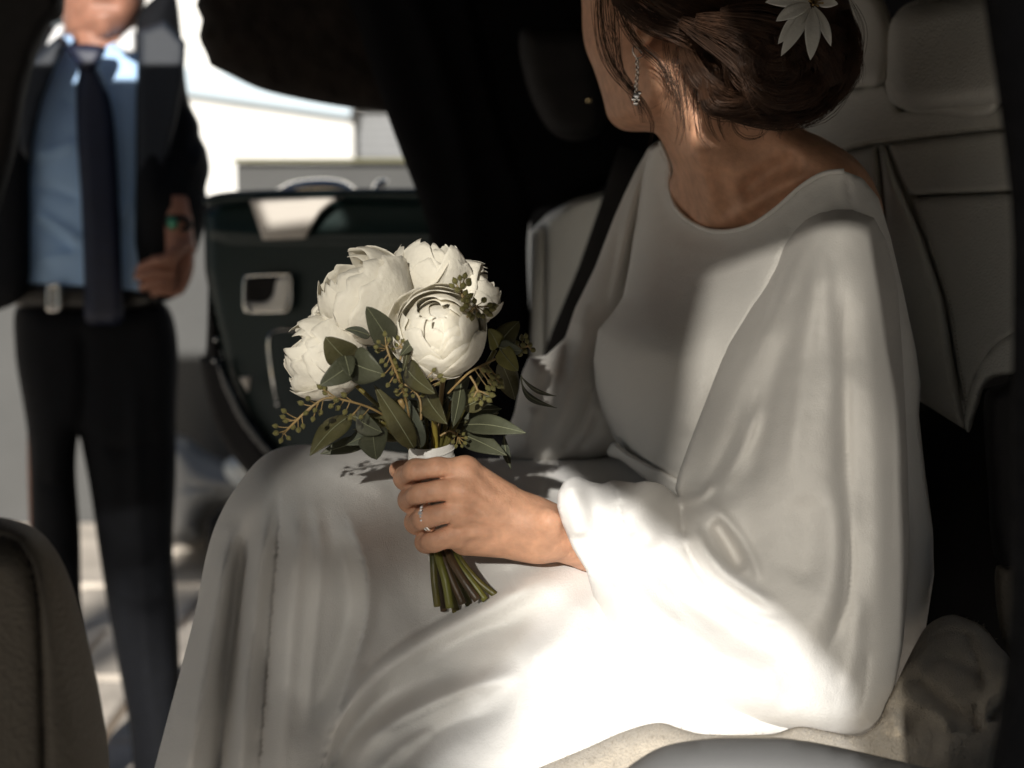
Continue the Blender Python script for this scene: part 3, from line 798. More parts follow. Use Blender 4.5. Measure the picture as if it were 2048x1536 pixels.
# ---- near sleeve with its gathered cuff
sl_depth = [(1700, 425, 1.13), (1600, 450, 1.155), (1550, 520, 1.165), (1760, 480, 1.15), (1660, 560, 1.075), (1500, 640, 1.145), (1600, 720, 1.06), (1780, 700, 1.12), (1700, 760, 1.04), (1440, 740, 1.13),
            (1400, 880, 1.12), (1500, 860, 1.06), (1640, 960, 1.01), (1800, 960, 1.08), (1360, 980, 1.11), (1700, 1150, 1.0), (1800, 1200, 1.05), (1480, 1080, 1.03), (1420, 1020, 1.045), (1550, 1250, 0.985),
            (1760, 1450, 1.03), (1500, 1400, 0.975), (1650, 1440, 0.985), (1250, 1050, 1.02), (1130, 990, 1.035), (1150, 1100, 1.032), (1250, 1250, 1.02), (1320, 960, 1.06), (1220, 960, 1.055)]
sl_near = relief('sleeve', [(1706, 416), (1672, 415), (1638, 420), (1606, 433), (1582, 456), (1560, 488), (1540, 538), (1501, 606), (1456, 688), (1410, 806), (1378, 888), (1356, 950), (1350, 978), (1358, 996), (1330, 972), (1313, 965),
                         (1290, 962), (1268, 966), (1243, 962), (1225, 960), (1205, 968), (1179, 963), (1160, 954), (1146, 953), (1128, 962), (1116, 985), (1114, 1012), (1124, 1046), (1146, 1098), (1172, 1140), (1186, 1190), (1210, 1260),
                         (1280, 1340), (1380, 1410), (1520, 1456), (1650, 1472), (1755, 1468), (1775, 1424), (1788, 1380), (1805, 1295), (1814, 1205), (1819, 1075), (1816, 940), (1812, 842), (1805, 706), (1796, 580), (1776, 480), (1752, 432)],
    sl_depth, 0.05, 62, 6, back=0.07, mat=M_SLEEVE, parent=bride, noise=((220, 0.002, 41), (80, .0008, 42), (34, .00035, 43)), smooth=False, gain=1.05, thin=([(1128, 962), (1114, 990), (1116, 1020), (1126, 1050), (1146, 1098), (1172, 1140)], 70, 0.15),
    folds=[
        ('r', [(1640, 440), (1632, 540), (1610, 700), (1590, 860), (1570, 1000)], 22, 0.006),
        ('r', [(1665, 450), (1672, 560), (1684, 700), (1690, 900), (1690, 1060)], 20, -0.008),
        ('r', [(1710, 450), (1730, 560), (1742, 700), (1752, 900), (1756, 1100), (1745, 1300)], 24, 0.009),
        ('n', [(1695, 520), (1690, 640), (1688, 800), (1692, 1000), (1690, 1150), (1672, 1300)], 14, -0.008),
        ('r', [(1590, 640), (1545, 760), (1520, 880), (1488, 1000)], 20, -0.006),
        ('r', [(1560, 600), (1490, 740), (1440, 860), (1400, 950)], 26, 0.006),
        ('r', [(1520, 800), (1480, 900), (1452, 960), (1422, 992)], 18, 0.008),
        ('r', [(1640, 960), (1668, 1030), (1672, 1120), (1650, 1220), (1610, 1300)], 34, 0.008),
        ('r', [(1610, 980), (1620, 1080), (1600, 1180)], 40, -0.008),
        ('n', [(1700, 1020), (1706, 1120), (1692, 1220), (1650, 1310)], 12, -0.010),
        # teardrop fold from the elbow
        ('r', [(1424, 1036), (1458, 1092), (1488, 1146)], 15, -0.013, 0.2),
        ('r', [(1372, 1030), (1392, 1062), (1410, 1098), (1446, 1144), (1500, 1182), (1560, 1222)], 13, 0.011),
        ('r', [(1412, 998), (1452, 1040), (1492, 1090), (1516, 1146), (1508, 1176)], 11, 0.007, 0.2),
        ('n', [(1366, 1075), (1380, 1110), (1400, 1145), (1430, 1180)], 8, -0.009),
        ('r', [(1360, 985), (1375, 1000), (1405, 990), (1430, 960)], 10, 0.012),
        ('n', [(1362, 1000), (1364, 1040), (1366, 1075)], 7, -0.012),
        # cuff gathers
        ('r', [(1144, 958), (1146, 1010), (1160, 1080)], 24, 0.008, .15), ('r', [(1178, 964), (1192, 1030), (1214, 1110)], 16, -0.006, .15),
        ('s', [(1256, 1090), (1246, 1040), (1238, 1000), (1226, 962)], 22, 0.008, .3), ('n', [(1240, 990), (1248, 1030), (1258, 1066)], 12, -0.007, .3),
        ('r', [(1282, 968), (1294, 1030), (1314, 1100)], 30, 0.007, .2), ('n', [(1362, 1000), (1366, 1040), (1376, 1090)], 14, -0.008, .3),
        ('s', [(1690, 1320), (1700, 1150), (1696, 1000), (1692, 840), (1694, 680), (1698, 560)], 12, -0.004, .25), ('s', [(1470, 760), (1520, 640), (1570, 520), (1620, 450)], 14, 0.003, .25),
        ('n', [(1440, 960), (1490, 860), (1530, 740)], 10, -0.003, .3), ('n', [(1630, 480), (1640, 620), (1630, 760)], 11, -0.0025, .3), ('n', [(1770, 560), (1784, 760), (1786, 1000), (1776, 1200)], 10, -0.0025, .3),
        ('r', [(1420, 1180), (1500, 1230), (1580, 1250)], 12, 0.004), ('r', [(1300, 1120), (1380, 1200), (1470, 1260)], 16, -0.005), ('r', [(1220, 1130), (1290, 1200), (1380, 1270)], 18, 0.005),
        ('n', [(1388, 1000), (1440, 920), (1480, 840)], 14, -0.004, .3), ('n', [(1430, 990), (1500, 900), (1530, 800)], 16, -0.004, .3), ('r', [(1650, 430), (1600, 520), (1560, 620)], 14, 0.003), ('r', [(1600, 470), (1540, 620), (1470, 760)], 12, -0.003),
        ('r', [(1240, 1180), (1340, 1260), (1460, 1330), (1600, 1380)], 40, 0.010), ('r', [(1380, 1180), (1480, 1260), (1580, 1310)], 30, -0.008),
        ('r', [(1720, 1180), (1712, 1300), (1690, 1400)], 18, 0.006), ('n', [(1738, 1290), (1730, 1380), (1712, 1440)], 8, -0.004),
    ])
# ================================================================== the bride's body: head, neck, chest, arm and hand in one mesh
def px_r(r, d):
    return r * d / F_PX

bv, bf = relief('b', [(1345, 480), (1326, 420), (1330, 380), (1346, 342), (1333, 302), (1314, 270), (1298, 264), (1252, 262), (1228, 250), (1214, 230), (1204, 190), (1188, 140), (1172, 100), (1165, 60), (1163, 0),
                      (1156, -60), (1168, -130), (1250, -270), (1400, -330), (1560, -270), (1640, -120), (1620, 60), (1570, 180), (1596, 248), (1650, 278), (1712, 318), (1752, 376), (1766, 450), (1720, 620), (1500, 680), (1390, 580)],
    [(1215, 60, 1.30), (1250, 170, 1.275), (1240, 232, 1.295), (1300, 130, 1.235), (1290, 225, 1.262), (1350, 110, 1.225), (1400, 200, 1.222), (1340, 285, 1.285), (1385, 310, 1.243), (1480, 280, 1.222), (1425, 430, 1.278),
     (1365, 420, 1.35), (1350, 380, 1.345), (1400, 400, 1.285), (1530, 405, 1.232), (1600, 335, 1.198), (1690, 325, 1.178), (1745, 400, 1.19), (1450, 480, 1.30), (1560, 470, 1.235), (1700, 420, 1.20), (1400, -100, 1.23), (1560, -100, 1.24), (1640, 600, 1.25), (1450, 620, 1.31)],
    0.055, 62, 6, back=0.10, link_it=False,
    folds=[('r', [(1352, 150), (1374, 240), (1394, 320), (1412, 390), (1430, 452)], 20, 0.0075, 0.25),
           ('r', [(1352, 300), (1372, 370), (1396, 450)], 14, -0.006),
           ('r', [(1432, 330), (1452, 390), (1462, 440)], 20, -0.006),
           ('r', [(1432, 452), (1490, 418), (1560, 376), (1640, 342)], 15, 0.006), ('r', [(1470, 400), (1530, 350), (1610, 310)], 22, -0.010),
           ('r', [(1290, 110), (1300, 180), (1290, 240), (1250, 250)], 26, 0.004), ('r', [(1320, 180), (1326, 240), (1330, 290)], 16, -0.006),
           ('r', [(1180, 40), (1186, 100), (1205, 150)], 26, 0.004), ('r', [(1212, 170), (1222, 210)], 18, -0.002),
           ('r', [(1318, 100), (1350, 170), (1370, 240)], 16, -0.004)],
    bfolds=[('r', [(1185, -60), (1178, 0), (1172, 50)], 16, 0.02), ('r', [(1186, 110), (1192, 130)], 14, 0.008), ('r', [(1190, 150), (1200, 165)], 12, 0.006), ('r', [(1220, -60), (1230, -55)], 16, -0.01)])
# ear
ear_v, ear_f = relief('e', [(1262, 40), (1268, 5), (1292, -8), (1314, 8), (1318, 40), (1308, 74), (1290, 98), (1280, 112), (1270, 110), (1268, 88), (1266, 66)],
                      [(1265, 50, 1.228), (1310, 40, 1.205), (1290, 90, 1.218), (1290, 0, 1.21)], 0.008, 12, 3, link_it=False,
                      folds=[('r', [(1280, 10), (1284, 45), (1280, 75)], 9, -0.006), ('r', [(1270, 20), (1296, 2), (1310, 30), (1300, 70), (1284, 96)], 6, 0.003)])

# hand, traced finger by finger: (u, v, depth, radius px)
FING = [
    [(928, 943, 1.046, 28), (876, 938, 1.041, 22.5), (834, 944, 1.043, 25), (812, 956, 1.070, 24), (826, 966, 1.108, 22), (858, 966, 1.122, 20)],
    [(922, 982, 1.040, 27), (876, 981, 1.036, 24), (842, 988, 1.036, 26), (822, 1000, 1.064, 25), (838, 1008, 1.105, 23), (868, 1008, 1.118, 21)],
    [(914, 1025, 1.042, 26), (882, 1028, 1.039, 23), (854, 1036, 1.038, 25.5), (834, 1044, 1.064, 24), (848, 1052, 1.104, 22), (876, 1050, 1.116, 20)],
    [(912, 1068, 1.050, 25), (890, 1074, 1.048, 21.5), (868, 1080, 1.048, 22.5), (852, 1084, 1.068, 21), (862, 1088, 1.102, 20), (886, 1086, 1.112, 18)],
]
GAPS = [((800, 986), (824, 966), (888, 955)), ((812, 1030), (829, 1013), (890, 1003)), ((836, 1072), (848, 1063), (900, 1047))]
WR = (1072, 1052, 1.060)
def hand_fn(X):
    d_all = None
    for i, fg in enumerate(FING):
        d_f = None
        for a, b in zip(fg[:-1], fg[1:]):
            dd = sd_cone(X, cm(*a[:3]), cm(*b[:3]), px_r(a[3], a[2]), px_r(b[3], b[2]))
            d_f = dd if d_f is None else smin(d_f, dd, 0.0035)
        # swelling at the middle joint, fingernail side crease
        d_f = smin(d_f, np.linalg.norm(X - cm(fg[2][0] - 4, fg[2][1], fg[2][2] + .004), axis=-1) - px_r(fg[2][3] * 1.03, 1.04), 0.003)
        d_all = d_f if d_all is None else smin(d_all, d_f, 0.0012)
    palm = None
    wr_off = [(-14, -20), (-6, -5), (0, 10), (2, 25)]
    for i, fg in enumerate(FING):
        m = fg[0]
        a = cm(m[0] + 6, m[1], m[2] + 0.004)
        b = cm(WR[0] + wr_off[i][0], WR[1] + wr_off[i][1], WR[2])
        dd = sd_cone(X, a, b, px_r(27 if i < 3 else 25, 1.05), px_r(36, 1.06))
        palm = dd if palm is None else smin(palm, dd, 0.010)
        kn = np.linalg.norm(X - cm(m[0] + 2, m[1], m[2] + 0.001), axis=-1) - px_r(30 if i < 3 else 26.5, 1.045)
        palm = smin(palm, kn, 0.0045)
        te = sd_cone(X, cm(m[0] + 8, m[1] + 1, m[2] - 0.0085), cm(WR[0] - 40, WR[1] + wr_off[i][1] * 0.6 - 4, WR[2] - 0.0115), px_r(7.5, 1), px_r(4, 1))
        palm = smin(palm, te, 0.0045)
    # heel of the hand towards the viewer's lower edge
    palm = smin(palm, sd_cone(X, cm(930, 1082, 1.066), cm(1060, 1078, 1.066), px_r(29, 1.06), px_r(38, 1.06)), 0.012)
    d = smin(d_all, palm, 0.0045)
    # gaps between the fingers
    U = X[..., 0] / X[..., 2] * F_PX + 1024; V = X[..., 1] / X[..., 2] * F_PX + 768
    for g in GAPS:
        best = None
        for (p, q, r0, r1) in ((g[0], g[1], 3.2, 3.0), (g[1], g[2], 3.0, 0.4)):
            ex, ey = q[0] - p[0], q[1] - p[1]
            t = np.clip(((U - p[0]) * ex + (V - p[1]) * ey) / (ex * ex + ey * ey), 0, 1)
            dd = np.hypot(U - p[0] - t * ex, V - p[1] - t * ey) - (r0 + (r1 - r0) * t)
            best = dd if best is None else np.minimum(best, dd)
        gr = np.maximum(best / F_PX * 1.04, X[..., 2] - 1.055)
        d = -smin(-d, gr, 0.0035)
    # thumb on the far side
    th = [(1010, 1000, 1.085, 36), (920, 962, 1.120, 31), (850, 948, 1.136, 25), (806, 942, 1.140, 20), (793, 939, 1.140, 14)]
    for a, b in zip(th[:-1], th[1:]):
        dd = sd_cone(X, cm(*a[:3]), cm(*b[:3]), px_r(a[3], a[2]), px_r(b[3], b[2]))
        d = smin(d, dd, 0.006)
    fa = [(1066, 1056, 1.064, 53), (1100, 1064, 1.068, 53), (1180, 1086, 1.092, 54), (1300, 1118, 1.105, 60), (1400, 1150, 1.11, 64)]
    arm = None
    for a, b in zip(fa[:-1], fa[1:]):
        dd = sd_cone(X, cm(*a[:3]), cm(*b[:3]), px_r(a[3], a[2]), px_r(b[3], b[2]))
        arm = dd if arm is None else smin(arm, dd, 0.004)
    arm = smin(arm, np.linalg.norm(X - cm(1100, 1042, 1.040), axis=-1) - px_r(18, 1.04), 0.020)     # wrist bone
    return smin(d, arm, 0.014)
lo = np.minimum(cm(765, 890, 1.0), cm(765, 890, 1.16)); hi = np.maximum(cm(1410, 1240, 1.16), cm(1410, 1240, 1.0))
lo[2] = 0.995; hi[2] = 1.175
hv, hf = voxel_mesh(hand_fn, lo, hi, 0.0011)
hv = c2w(hv)
# upper arm and the far arm, inside the sleeves
ua = pxtube([(1400, 1150, 1.085, 0.028), (1600, 1160, 1.10, 0.034), (1640, 1120, 1.11, 0.036), (1660, 800, 1.16, 0.042), (1665, 520, 1.225, 0.042)], 0.03, 14)
ub = pxtube([(1330, 420, 1.54, 0.034), (1250, 620, 1.53, 0.030), (1150, 840, 1.50, 0.026), (1110, 900, 1.46, 0.022), (1060, 960, 1.44, 0.02)], 0.03, 12)
bo = relief('t', [(1360, 480), (1720, 460), (1800, 700), (1820, 1200), (1700, 1330), (1400, 1260), (1270, 900), (1240, 700)], lambda u, v: tps(bod_depth)(u, v) + 0.07, 0.05, 80, 16, back=0.06, link_it=False)
body_v, body_f = join([(bv, bf), (ear_v, ear_f), (hv, hf), ua, ub, bo])
body = add('body', (body_v, body_f), M_SKIN, bride)

# ---- ring on the ring finger
rc = np.array(P(858, 1034, 1.0385))
e1 = (P(858, 1000, 1.0415) - P(858, 1080, 1.0415)); e1 /= np.linalg.norm(e1)
ax_f = np.array(P(880, 1040, 1.037)) - np.array(P(850, 1041, 1.042)); ax_f /= np.linalg.norm(ax_f)
ax_f = ax_f + 0.25 * FV * 0 + 0.12 * e1; ax_f /= np.linalg.norm(ax_f)
e1 = e1 - ax_f * (e1 @ ax_f); e1 /= np.linalg.norm(e1); e2 = np.cross(ax_f, e1)
def ring_pts(off, r):
    t = np.linspace(0, 2 * math.pi, 40)
    return rc + ax_f * off + np.cos(t)[:, None] * e1 * r + np.sin(t)[:, None] * e2 * r
ringo = empty('ring', rc); tag(ringo, "silver ring with small stones on the bride's ring finger", 'ring')
add('band', tube(ring_pts(0, px_r(26.4, 1.04)), 0.0012, 8, False, flat=1.0), M_SILVER, ringo)
add('band', tube(ring_pts(-0.0021, px_r(26.6, 1.04)), 0.0008, 8, False), M_SILVER, ringo)
M_GEM = mat('clear_stone', (0.9, 0.92, 0.95), 0.03, None, metal=0.6, spec=1.0)
for k in range(5):
    a = -0.5 + k * 0.25
    c = rc + ax_f * -0.0011 + (math.cos(a + 1.2) * e1 + math.sin(a + 1.2) * e2) * px_r(27.5, 1.04)
    if (c - rc) @ FV > 0:
        c = rc + ax_f * -0.0011 + (math.cos(a + 1.2) * e1 - math.sin(a + 1.2) * e2) * px_r(27.5, 1.04)
    bm = bmesh.new(); bmesh.ops.create_icosphere(bm, subdivisions=1, radius=0.0016 if k != 2 else 0.0022)
    me = bpy.data.meshes.new('stone'); bm.to_mesh(me); bm.free()
    o = link('stone', me, M_GEM, ringo); o.location = c; o.rotation_euler = (k, k * .7, 0)

# ---- earring: hook, chain of links, drop
er = empty('earring', P(1274, 95, 1.205)); tag(er, 'silver chain drop earring hanging from the ear of the bride', 'earring')
add('hook', pxtube([(1284, 106, 1.206), (1276, 96, 1.203), (1268, 92, 1.203), (1266, 102, 1.203), (1270, 112, 1.203), (1274, 116, 1.203)], 0.0005, 6), M_SILVER, er)
add('hook', pxtube([(1288, 104, 1.206), (1286, 112, 1.204), (1278, 116, 1.203), (1274, 118, 1.203)], 0.0005, 6), M_SILVER, er)
for k in range(12):
    v = 120 + k * 5.6; u = 1274 + math.sin(k * 0.5) * 1.5
    c = np.array(P(u, v, 1.203))
    t = np.linspace(0, 2 * math.pi, 13)
    a = RV if k % 2 else (RV * 0.5 - FV * 0.86)
    pts = c + np.cos(t)[:, None] * UV * 0.0021 + np.sin(t)[:, None] * a * 0.0014
    add('chain_link', tube(pts, 0.00042, 5, False), M_SILVER, er)
for k, (u, v, r) in enumerate([(1273, 192, .0028), (1279, 186, .0020), (1268, 198, .0022), (1272, 206, .0024), (1277, 199, .0018)]):
    bm = bmesh.new(); bmesh.ops.create_icosphere(bm, subdivisions=2, radius=r)
    me = bpy.data.meshes.new('bead'); bm.to_mesh(me); bm.free()
    o = link('bead', me, M_SILVER if k else M_GEM, er); o.location = P(u, v, 1.202)

# ---- hair: a solid mass with locks, strands and loose wisps
hb = relief('hb', [(1206, -40), (1232, 0), (1262, 30), (1296, 56), (1330, 62), (1364, 70), (1374, 120), (1396, 164), (1416, 186), (1428, 212), (1462, 222), (1500, 228), (1545, 240), (1600, 232), (1652, 212), (1690, 172), (1706, 112), (1708, 40),
                   (1680, -60), (1660, -180), (1560, -320), (1400, -390), (1250, -330), (1180, -180)],
            [(1230, -60, 1.275), (1260, -10, 1.235), (1310, 30, 1.205), (1370, 40, 1.20), (1400, 140, 1.205), (1440, 190, 1.195), (1500, 120, 1.155), (1570, 100, 1.135), (1640, 100, 1.16), (1600, 210, 1.18), (1690, 100, 1.20), (1500, 0, 1.165), (1400, -100, 1.19), (1560, -160, 1.19), (1300, -200, 1.25)],
            0.04, 50, 6, back=0.14, link_it=False,
            folds=[('r', [(1250, -20), (1340, 30), (1440, 45), (1520, 20)], 16, 0.006), ('n', [(1240, -40), (1340, 10), (1440, 20), (1540, -10)], 9, -0.006),
                   ('n', [(1380, 80), (1450, 110), (1520, 170), (1560, 230)], 10, -0.010), ('r', [(1420, 70), (1490, 90), (1550, 150)], 16, 0.008),
                   ('n', [(1460, 40), (1560, 60), (1640, 140), (1650, 200)], 10, -0.008), ('r', [(1410, 170), (1440, 214), (1490, 216), (1530, 186)], 14, 0.008)])
def strand_mesh(P3, r):
    """P3 (n, m, 3) strands -> tapered three sided tubes"""
    n, m, _ = P3.shape
    tan = np.gradient(P3, axis=1); tan /= np.linalg.norm(tan, axis=2, keepdims=True) + 1e-12
    a = np.cross(tan, np.array([0.3, 0.8, 0.52])); a /= np.linalg.norm(a, axis=2, keepdims=True) + 1e-12
    b = np.cross(tan, a)
    prof = np.clip(np.minimum(np.linspace(0.35, 6, m), np.linspace(3.0, 0.25, m)), 0, 1)
    rr = (np.asarray(r)[:, None] * prof[None])[..., None]
    vs = np.stack([P3 + rr * (math.cos(t) * a + math.sin(t) * b) for t in (0, 2.094, 4.189)], 2).reshape(-1, 3)
    i = np.arange(n)[:, None, None] * (m * 3) + np.arange(m - 1)[None, :, None] * 3
    k = np.arange(3)[None, None, :]; k2 = (k + 1) % 3
    fs = np.stack([i + k, i + k2, i + 3 + k2, i + 3 + k], -1).reshape(-1, 4)
    return vs, fs.tolist()
def lock(g, n, spread, dsp, r, m=16, jit=0.5, end=1.0):
    """bundle of n strands following the guide g of (u, v, d)"""
    q = catmull(np.asarray(g, float), 10, False)
    q = resample(np.column_stack([q[:, :2], q[:, 2] * 2000]), max(1.0, np.linalg.norm(np.diff(q[:, :2], axis=0), axis=1).sum() / (m - 1)), False)
    idx = np.linspace(0, len(q) - 1, m).round().astype(int); q = q[idx]
    tan = np.gradient(q[:, :2], axis=0); tan /= np.linalg.norm(tan, axis=1, keepdims=True) + 1e-9
    nrm = np.stack([-tan[:, 1], tan[:, 0]], 1)
    s = np.linspace(0, 1, m)
    o = rng.normal(0, 1, n).clip(-1.8, 1.8); dz = rng.normal(0, 1, n).clip(-1.8, 1.8)
    env = 0.45 + 0.55 * np.sin(np.pi * np.clip(s, 0, 1) ** 0.8) ; env = env * (1 - (1 - end) * s)
    wv = rng.normal(0, 1, (n, 1)) * np.sin(s[None] * rng.uniform(2, 7, (n, 1)) + rng.uniform(0, 6.3, (n, 1))) * jit
    off = (o[:, None] * env[None] + wv * s[None]) * spread
    st = rng.uniform(-0.04, 0.04, (n, 1))
    uv = q[None, :, :2] + off[..., None] * nrm[None]
    d = q[None, :, 2] / 2000 + (dz[:, None] * env[None]) * dsp
    W = PA(uv[..., 0].ravel(), uv[..., 1].ravel(), d.ravel()).reshape(n, m, 3)
    return strand_mesh(W, rng.uniform(0.6, 1.2, n) * r)
HP = [(hb[0], hb[1])]
LK = [([(1205, -60), (1250, 0), (1310, 44), (1390, 60), (1470, 46), (1540, 10)], 1.205, 70, 12), ([(1230, -110), (1310, -20), (1400, 24), (1490, 26), (1570, -6)], 1.185, 80, 14),
      ([(1260, -170), (1360, -80), (1460, -30), (1540, -30), (1620, -60)], 1.175, 80, 20), ([(1350, -120), (1450, -40), (1530, 0), (1600, 60)], 1.165, 70, 18),
      ([(1366, 66), (1380, 120), (1410, 166), (1460, 196), (1530, 196), (1590, 160)], 1.195, 70, 10), ([(1408, 150), (1412, 196), (1436, 220), (1490, 218), (1530, 186), (1545, 140)], 1.180, 70, 8),
      ([(1360, 40), (1430, 80), (1490, 130), (1530, 200), (1580, 232)], 1.165, 80, 12), ([(1390, 40), (1480, 62), (1560, 120), (1600, 200)], 1.150, 80, 14),
      ([(1440, 30), (1540, 40), (1630, 90), (1672, 170)], 1.140, 80, 15), ([(1420, 210), (1480, 228), (1560, 236), (1640, 214), (1690, 160)], 1.185, 90, 10),
      ([(1690, 20), (1706, 100), (1680, 180), (1610, 226)], 1.195, 70, 10), ([(1500, 160), (1560, 190), (1620, 170), (1660, 110)], 1.150, 70, 14),
      ([(1300, 50), (1350, 62), (1400, 90), (1440, 150)], 1.198, 60, 9), ([(1450, 100), (1500, 150), (1500, 200), (1460, 216)], 1.165, 60, 9)]
for g, d, n, sp in LK:
    mlen = len(g)
    gg = [(u, v, d - 0.012 * math.sin(math.pi * i / (mlen - 1)) + rng.normal(0, 0.002)) for i, (u, v) in enumerate(g)]
    HP.append(lock(gg, int(n * 3.2), sp * 1.15, 0.008, 0.00020, jit=1.0))
for k in range(34):                                   # twists of the bun
    cx, cy = 1565 + rng.normal(0, 22), 105 + rng.normal(0, 22)
    r = rng.uniform(24, 114); a0 = rng.uniform(0, 6.28); sp = rng.uniform(1.4, 3.0) * (1 if rng.random() < 0.75 else -1)
    g = []
    for t in np.linspace(0, 1, 6):
        a = a0 + sp * t; rr = r * (1 + 0.25 * math.sin(a * 2 + k))
        u, v = cx + rr * math.cos(a), cy + rr * 0.95 * math.sin(a)
        e = math.hypot((u - 1565) / 145.0, (v - 100) / 140.0)
        g.append((u, v, 1.128 + 0.075 * min(e, 1.15) ** 2.2 + rng.normal(0, 0.003)))
    HP.append(lock(g, 120, rng.uniform(7, 15), 0.006, 0.00019, jit=1.1))
WISP = [  # loose strands round the face and the nape
    ([(1200, -60), (1199, 30), (1206, 95), (1226, 140), (1252, 172), (1276, 196), (1294, 222), (1304, 256), (1297, 292)], 1.215, 10, 5), ([(1203, -50), (1205, 50), (1222, 118), (1250, 165), (1268, 188), (1280, 230)], 1.215, 14, 5),
    ([(1226, -30), (1232, 40), (1236, 110), (1244, 145), (1264, 176), (1282, 210), (1286, 246)], 1.212, 16, 5), ([(1222, -30), (1246, 45), (1278, 90), (1312, 118), (1334, 150), (1350, 176), (1360, 214)], 1.200, 20, 5),
    ([(1240, -10), (1262, 60), (1290, 100), (1322, 130), (1334, 160), (1334, 200)], 1.200, 10, 5), ([(1212, -40), (1216, 30), (1232, 90), (1240, 135)], 1.213, 14, 6), ([(1186, -60), (1196, 40), (1212, 110), (1238, 156)], 1.23, 5, 5),
    ([(1408, 176), (1410, 214), (1420, 256), (1440, 284)], 1.206, 6, 4), ([(1438, 220), (1440, 248), (1452, 280)], 1.206, 4, 3), ([(1460, 222), (1466, 252), (1484, 274), (1515, 276), (1540, 258)], 1.204, 4, 3),
    ([(1535, 222), (1538, 246), (1556, 264)], 1.204, 4, 3), ([(1640, 200), (1648, 224), (1636, 246), (1606, 254)], 1.19, 3, 2), ([(1690, 160), (1702, 152), (1690, 158)], 1.19, 3, 3), ([(1360, 90), (1356, 150), (1366, 210), (1372, 262)], 1.214, 8, 6),
    ([(1390, 160), (1388, 220), (1398, 270), (1420, 300)], 1.212, 7, 6), ([(1330, 70), (1340, 130), (1356, 190), (1364, 250), (1356, 290)], 1.212, 7, 6), ([(1690, 60), (1716, 110), (1704, 170), (1660, 214)], 1.19, 6, 6), ([(1700, 0), (1724, 60), (1716, 130)], 1.2, 5, 5)]
for g, d, n, sp in WISP:
    HP.append(lock([(u, v, d + (0.012 if i == 0 else 0)) for i, (u, v) in enumerate(g)], n, sp, 0.0015, 0.00024, 18, 0.8, 1.3))
for k in range(150):                                  # short fine hair at the nape
    u, v = 1330 + rng.uniform(0, 85), 80 + rng.uniform(0, 115)
    du, dv = rng.normal(-8, 14), rng.uniform(26, 80)
    HP.append(lock([(u, v, 1.212), (u + du * .3 + rng.normal(0, 4), v + dv * .4, 1.213), (u + du, v + dv, 1.216)], 1, 1, 0.0006, 0.00013, 8, 1.0))
for k in range(140):                                  # flyaways off the bun
    a = rng.uniform(-0.6, 2.7); r0 = 120; u, v = 1565 + 135 * math.cos(a), 105 + 128 * math.sin(a)
    t = a + rng.choice([-1.2, 1.2]); L = rng.uniform(12, 36)
    HP.append(lock([(u - 20 * math.cos(a), v - 20 * math.sin(a), 1.17), (u, v, 1.18), (u + L * math.cos(t), v + L * math.sin(t), 1.185)], 1, 1, 0.0006, 0.00015, 8, 1.0))
for k in range(44):                                   # loose ends hanging below the bun and along the hairline
    t = rng.random(); u = 1405 + 290 * t; v = 190 + 44 * math.sin(math.pi * min(t * 1.15, 1)) - 30 * max(0, t - .8) * 5
    L_ = rng.uniform(14, 52); cu = rng.uniform(-26, 26)
    HP.append(lock([(u - cu * .4, v - 26, 1.185), (u, v, 1.186), (u + cu * .4, v + L_ * .6, 1.192), (u + cu, v + L_, 1.198)], int(rng.integers(2, 7)), rng.uniform(2, 5), 0.001, 0.00022, 10, 1.0, 1.2))
for k in range(26):                                   # messy upper strands
    u = 1380 + rng.uniform(0, 280); v = rng.uniform(-40, 200); a = rng.uniform(-.6, 1.4)
    g = [(u, v, 1.13), (u + 30 * math.cos(a), v + 30 * math.sin(a), 1.120), (u + 62 * math.cos(a + .5), v + 60 * math.sin(a + .5), 1.118), (u + 84 * math.cos(a + .9), v + 84 * math.sin(a + .9), 1.14)]
    e = lambda q: 1.120 + 0.072 * min(math.hypot((q[0] - 1565) / 150.0, (q[1] - 95) / 145.0), 1.15) ** 2.2
    HP.append(lock([(q[0], q[1], e(q) + rng.normal(0, .002)) for q in g], 20, rng.uniform(4, 10), 0.003, 0.00017, 14, 1.2))
hv_, hf_ = join(HP)
hair = add('hair', (hv_, hf_), M_HAIR, bride)
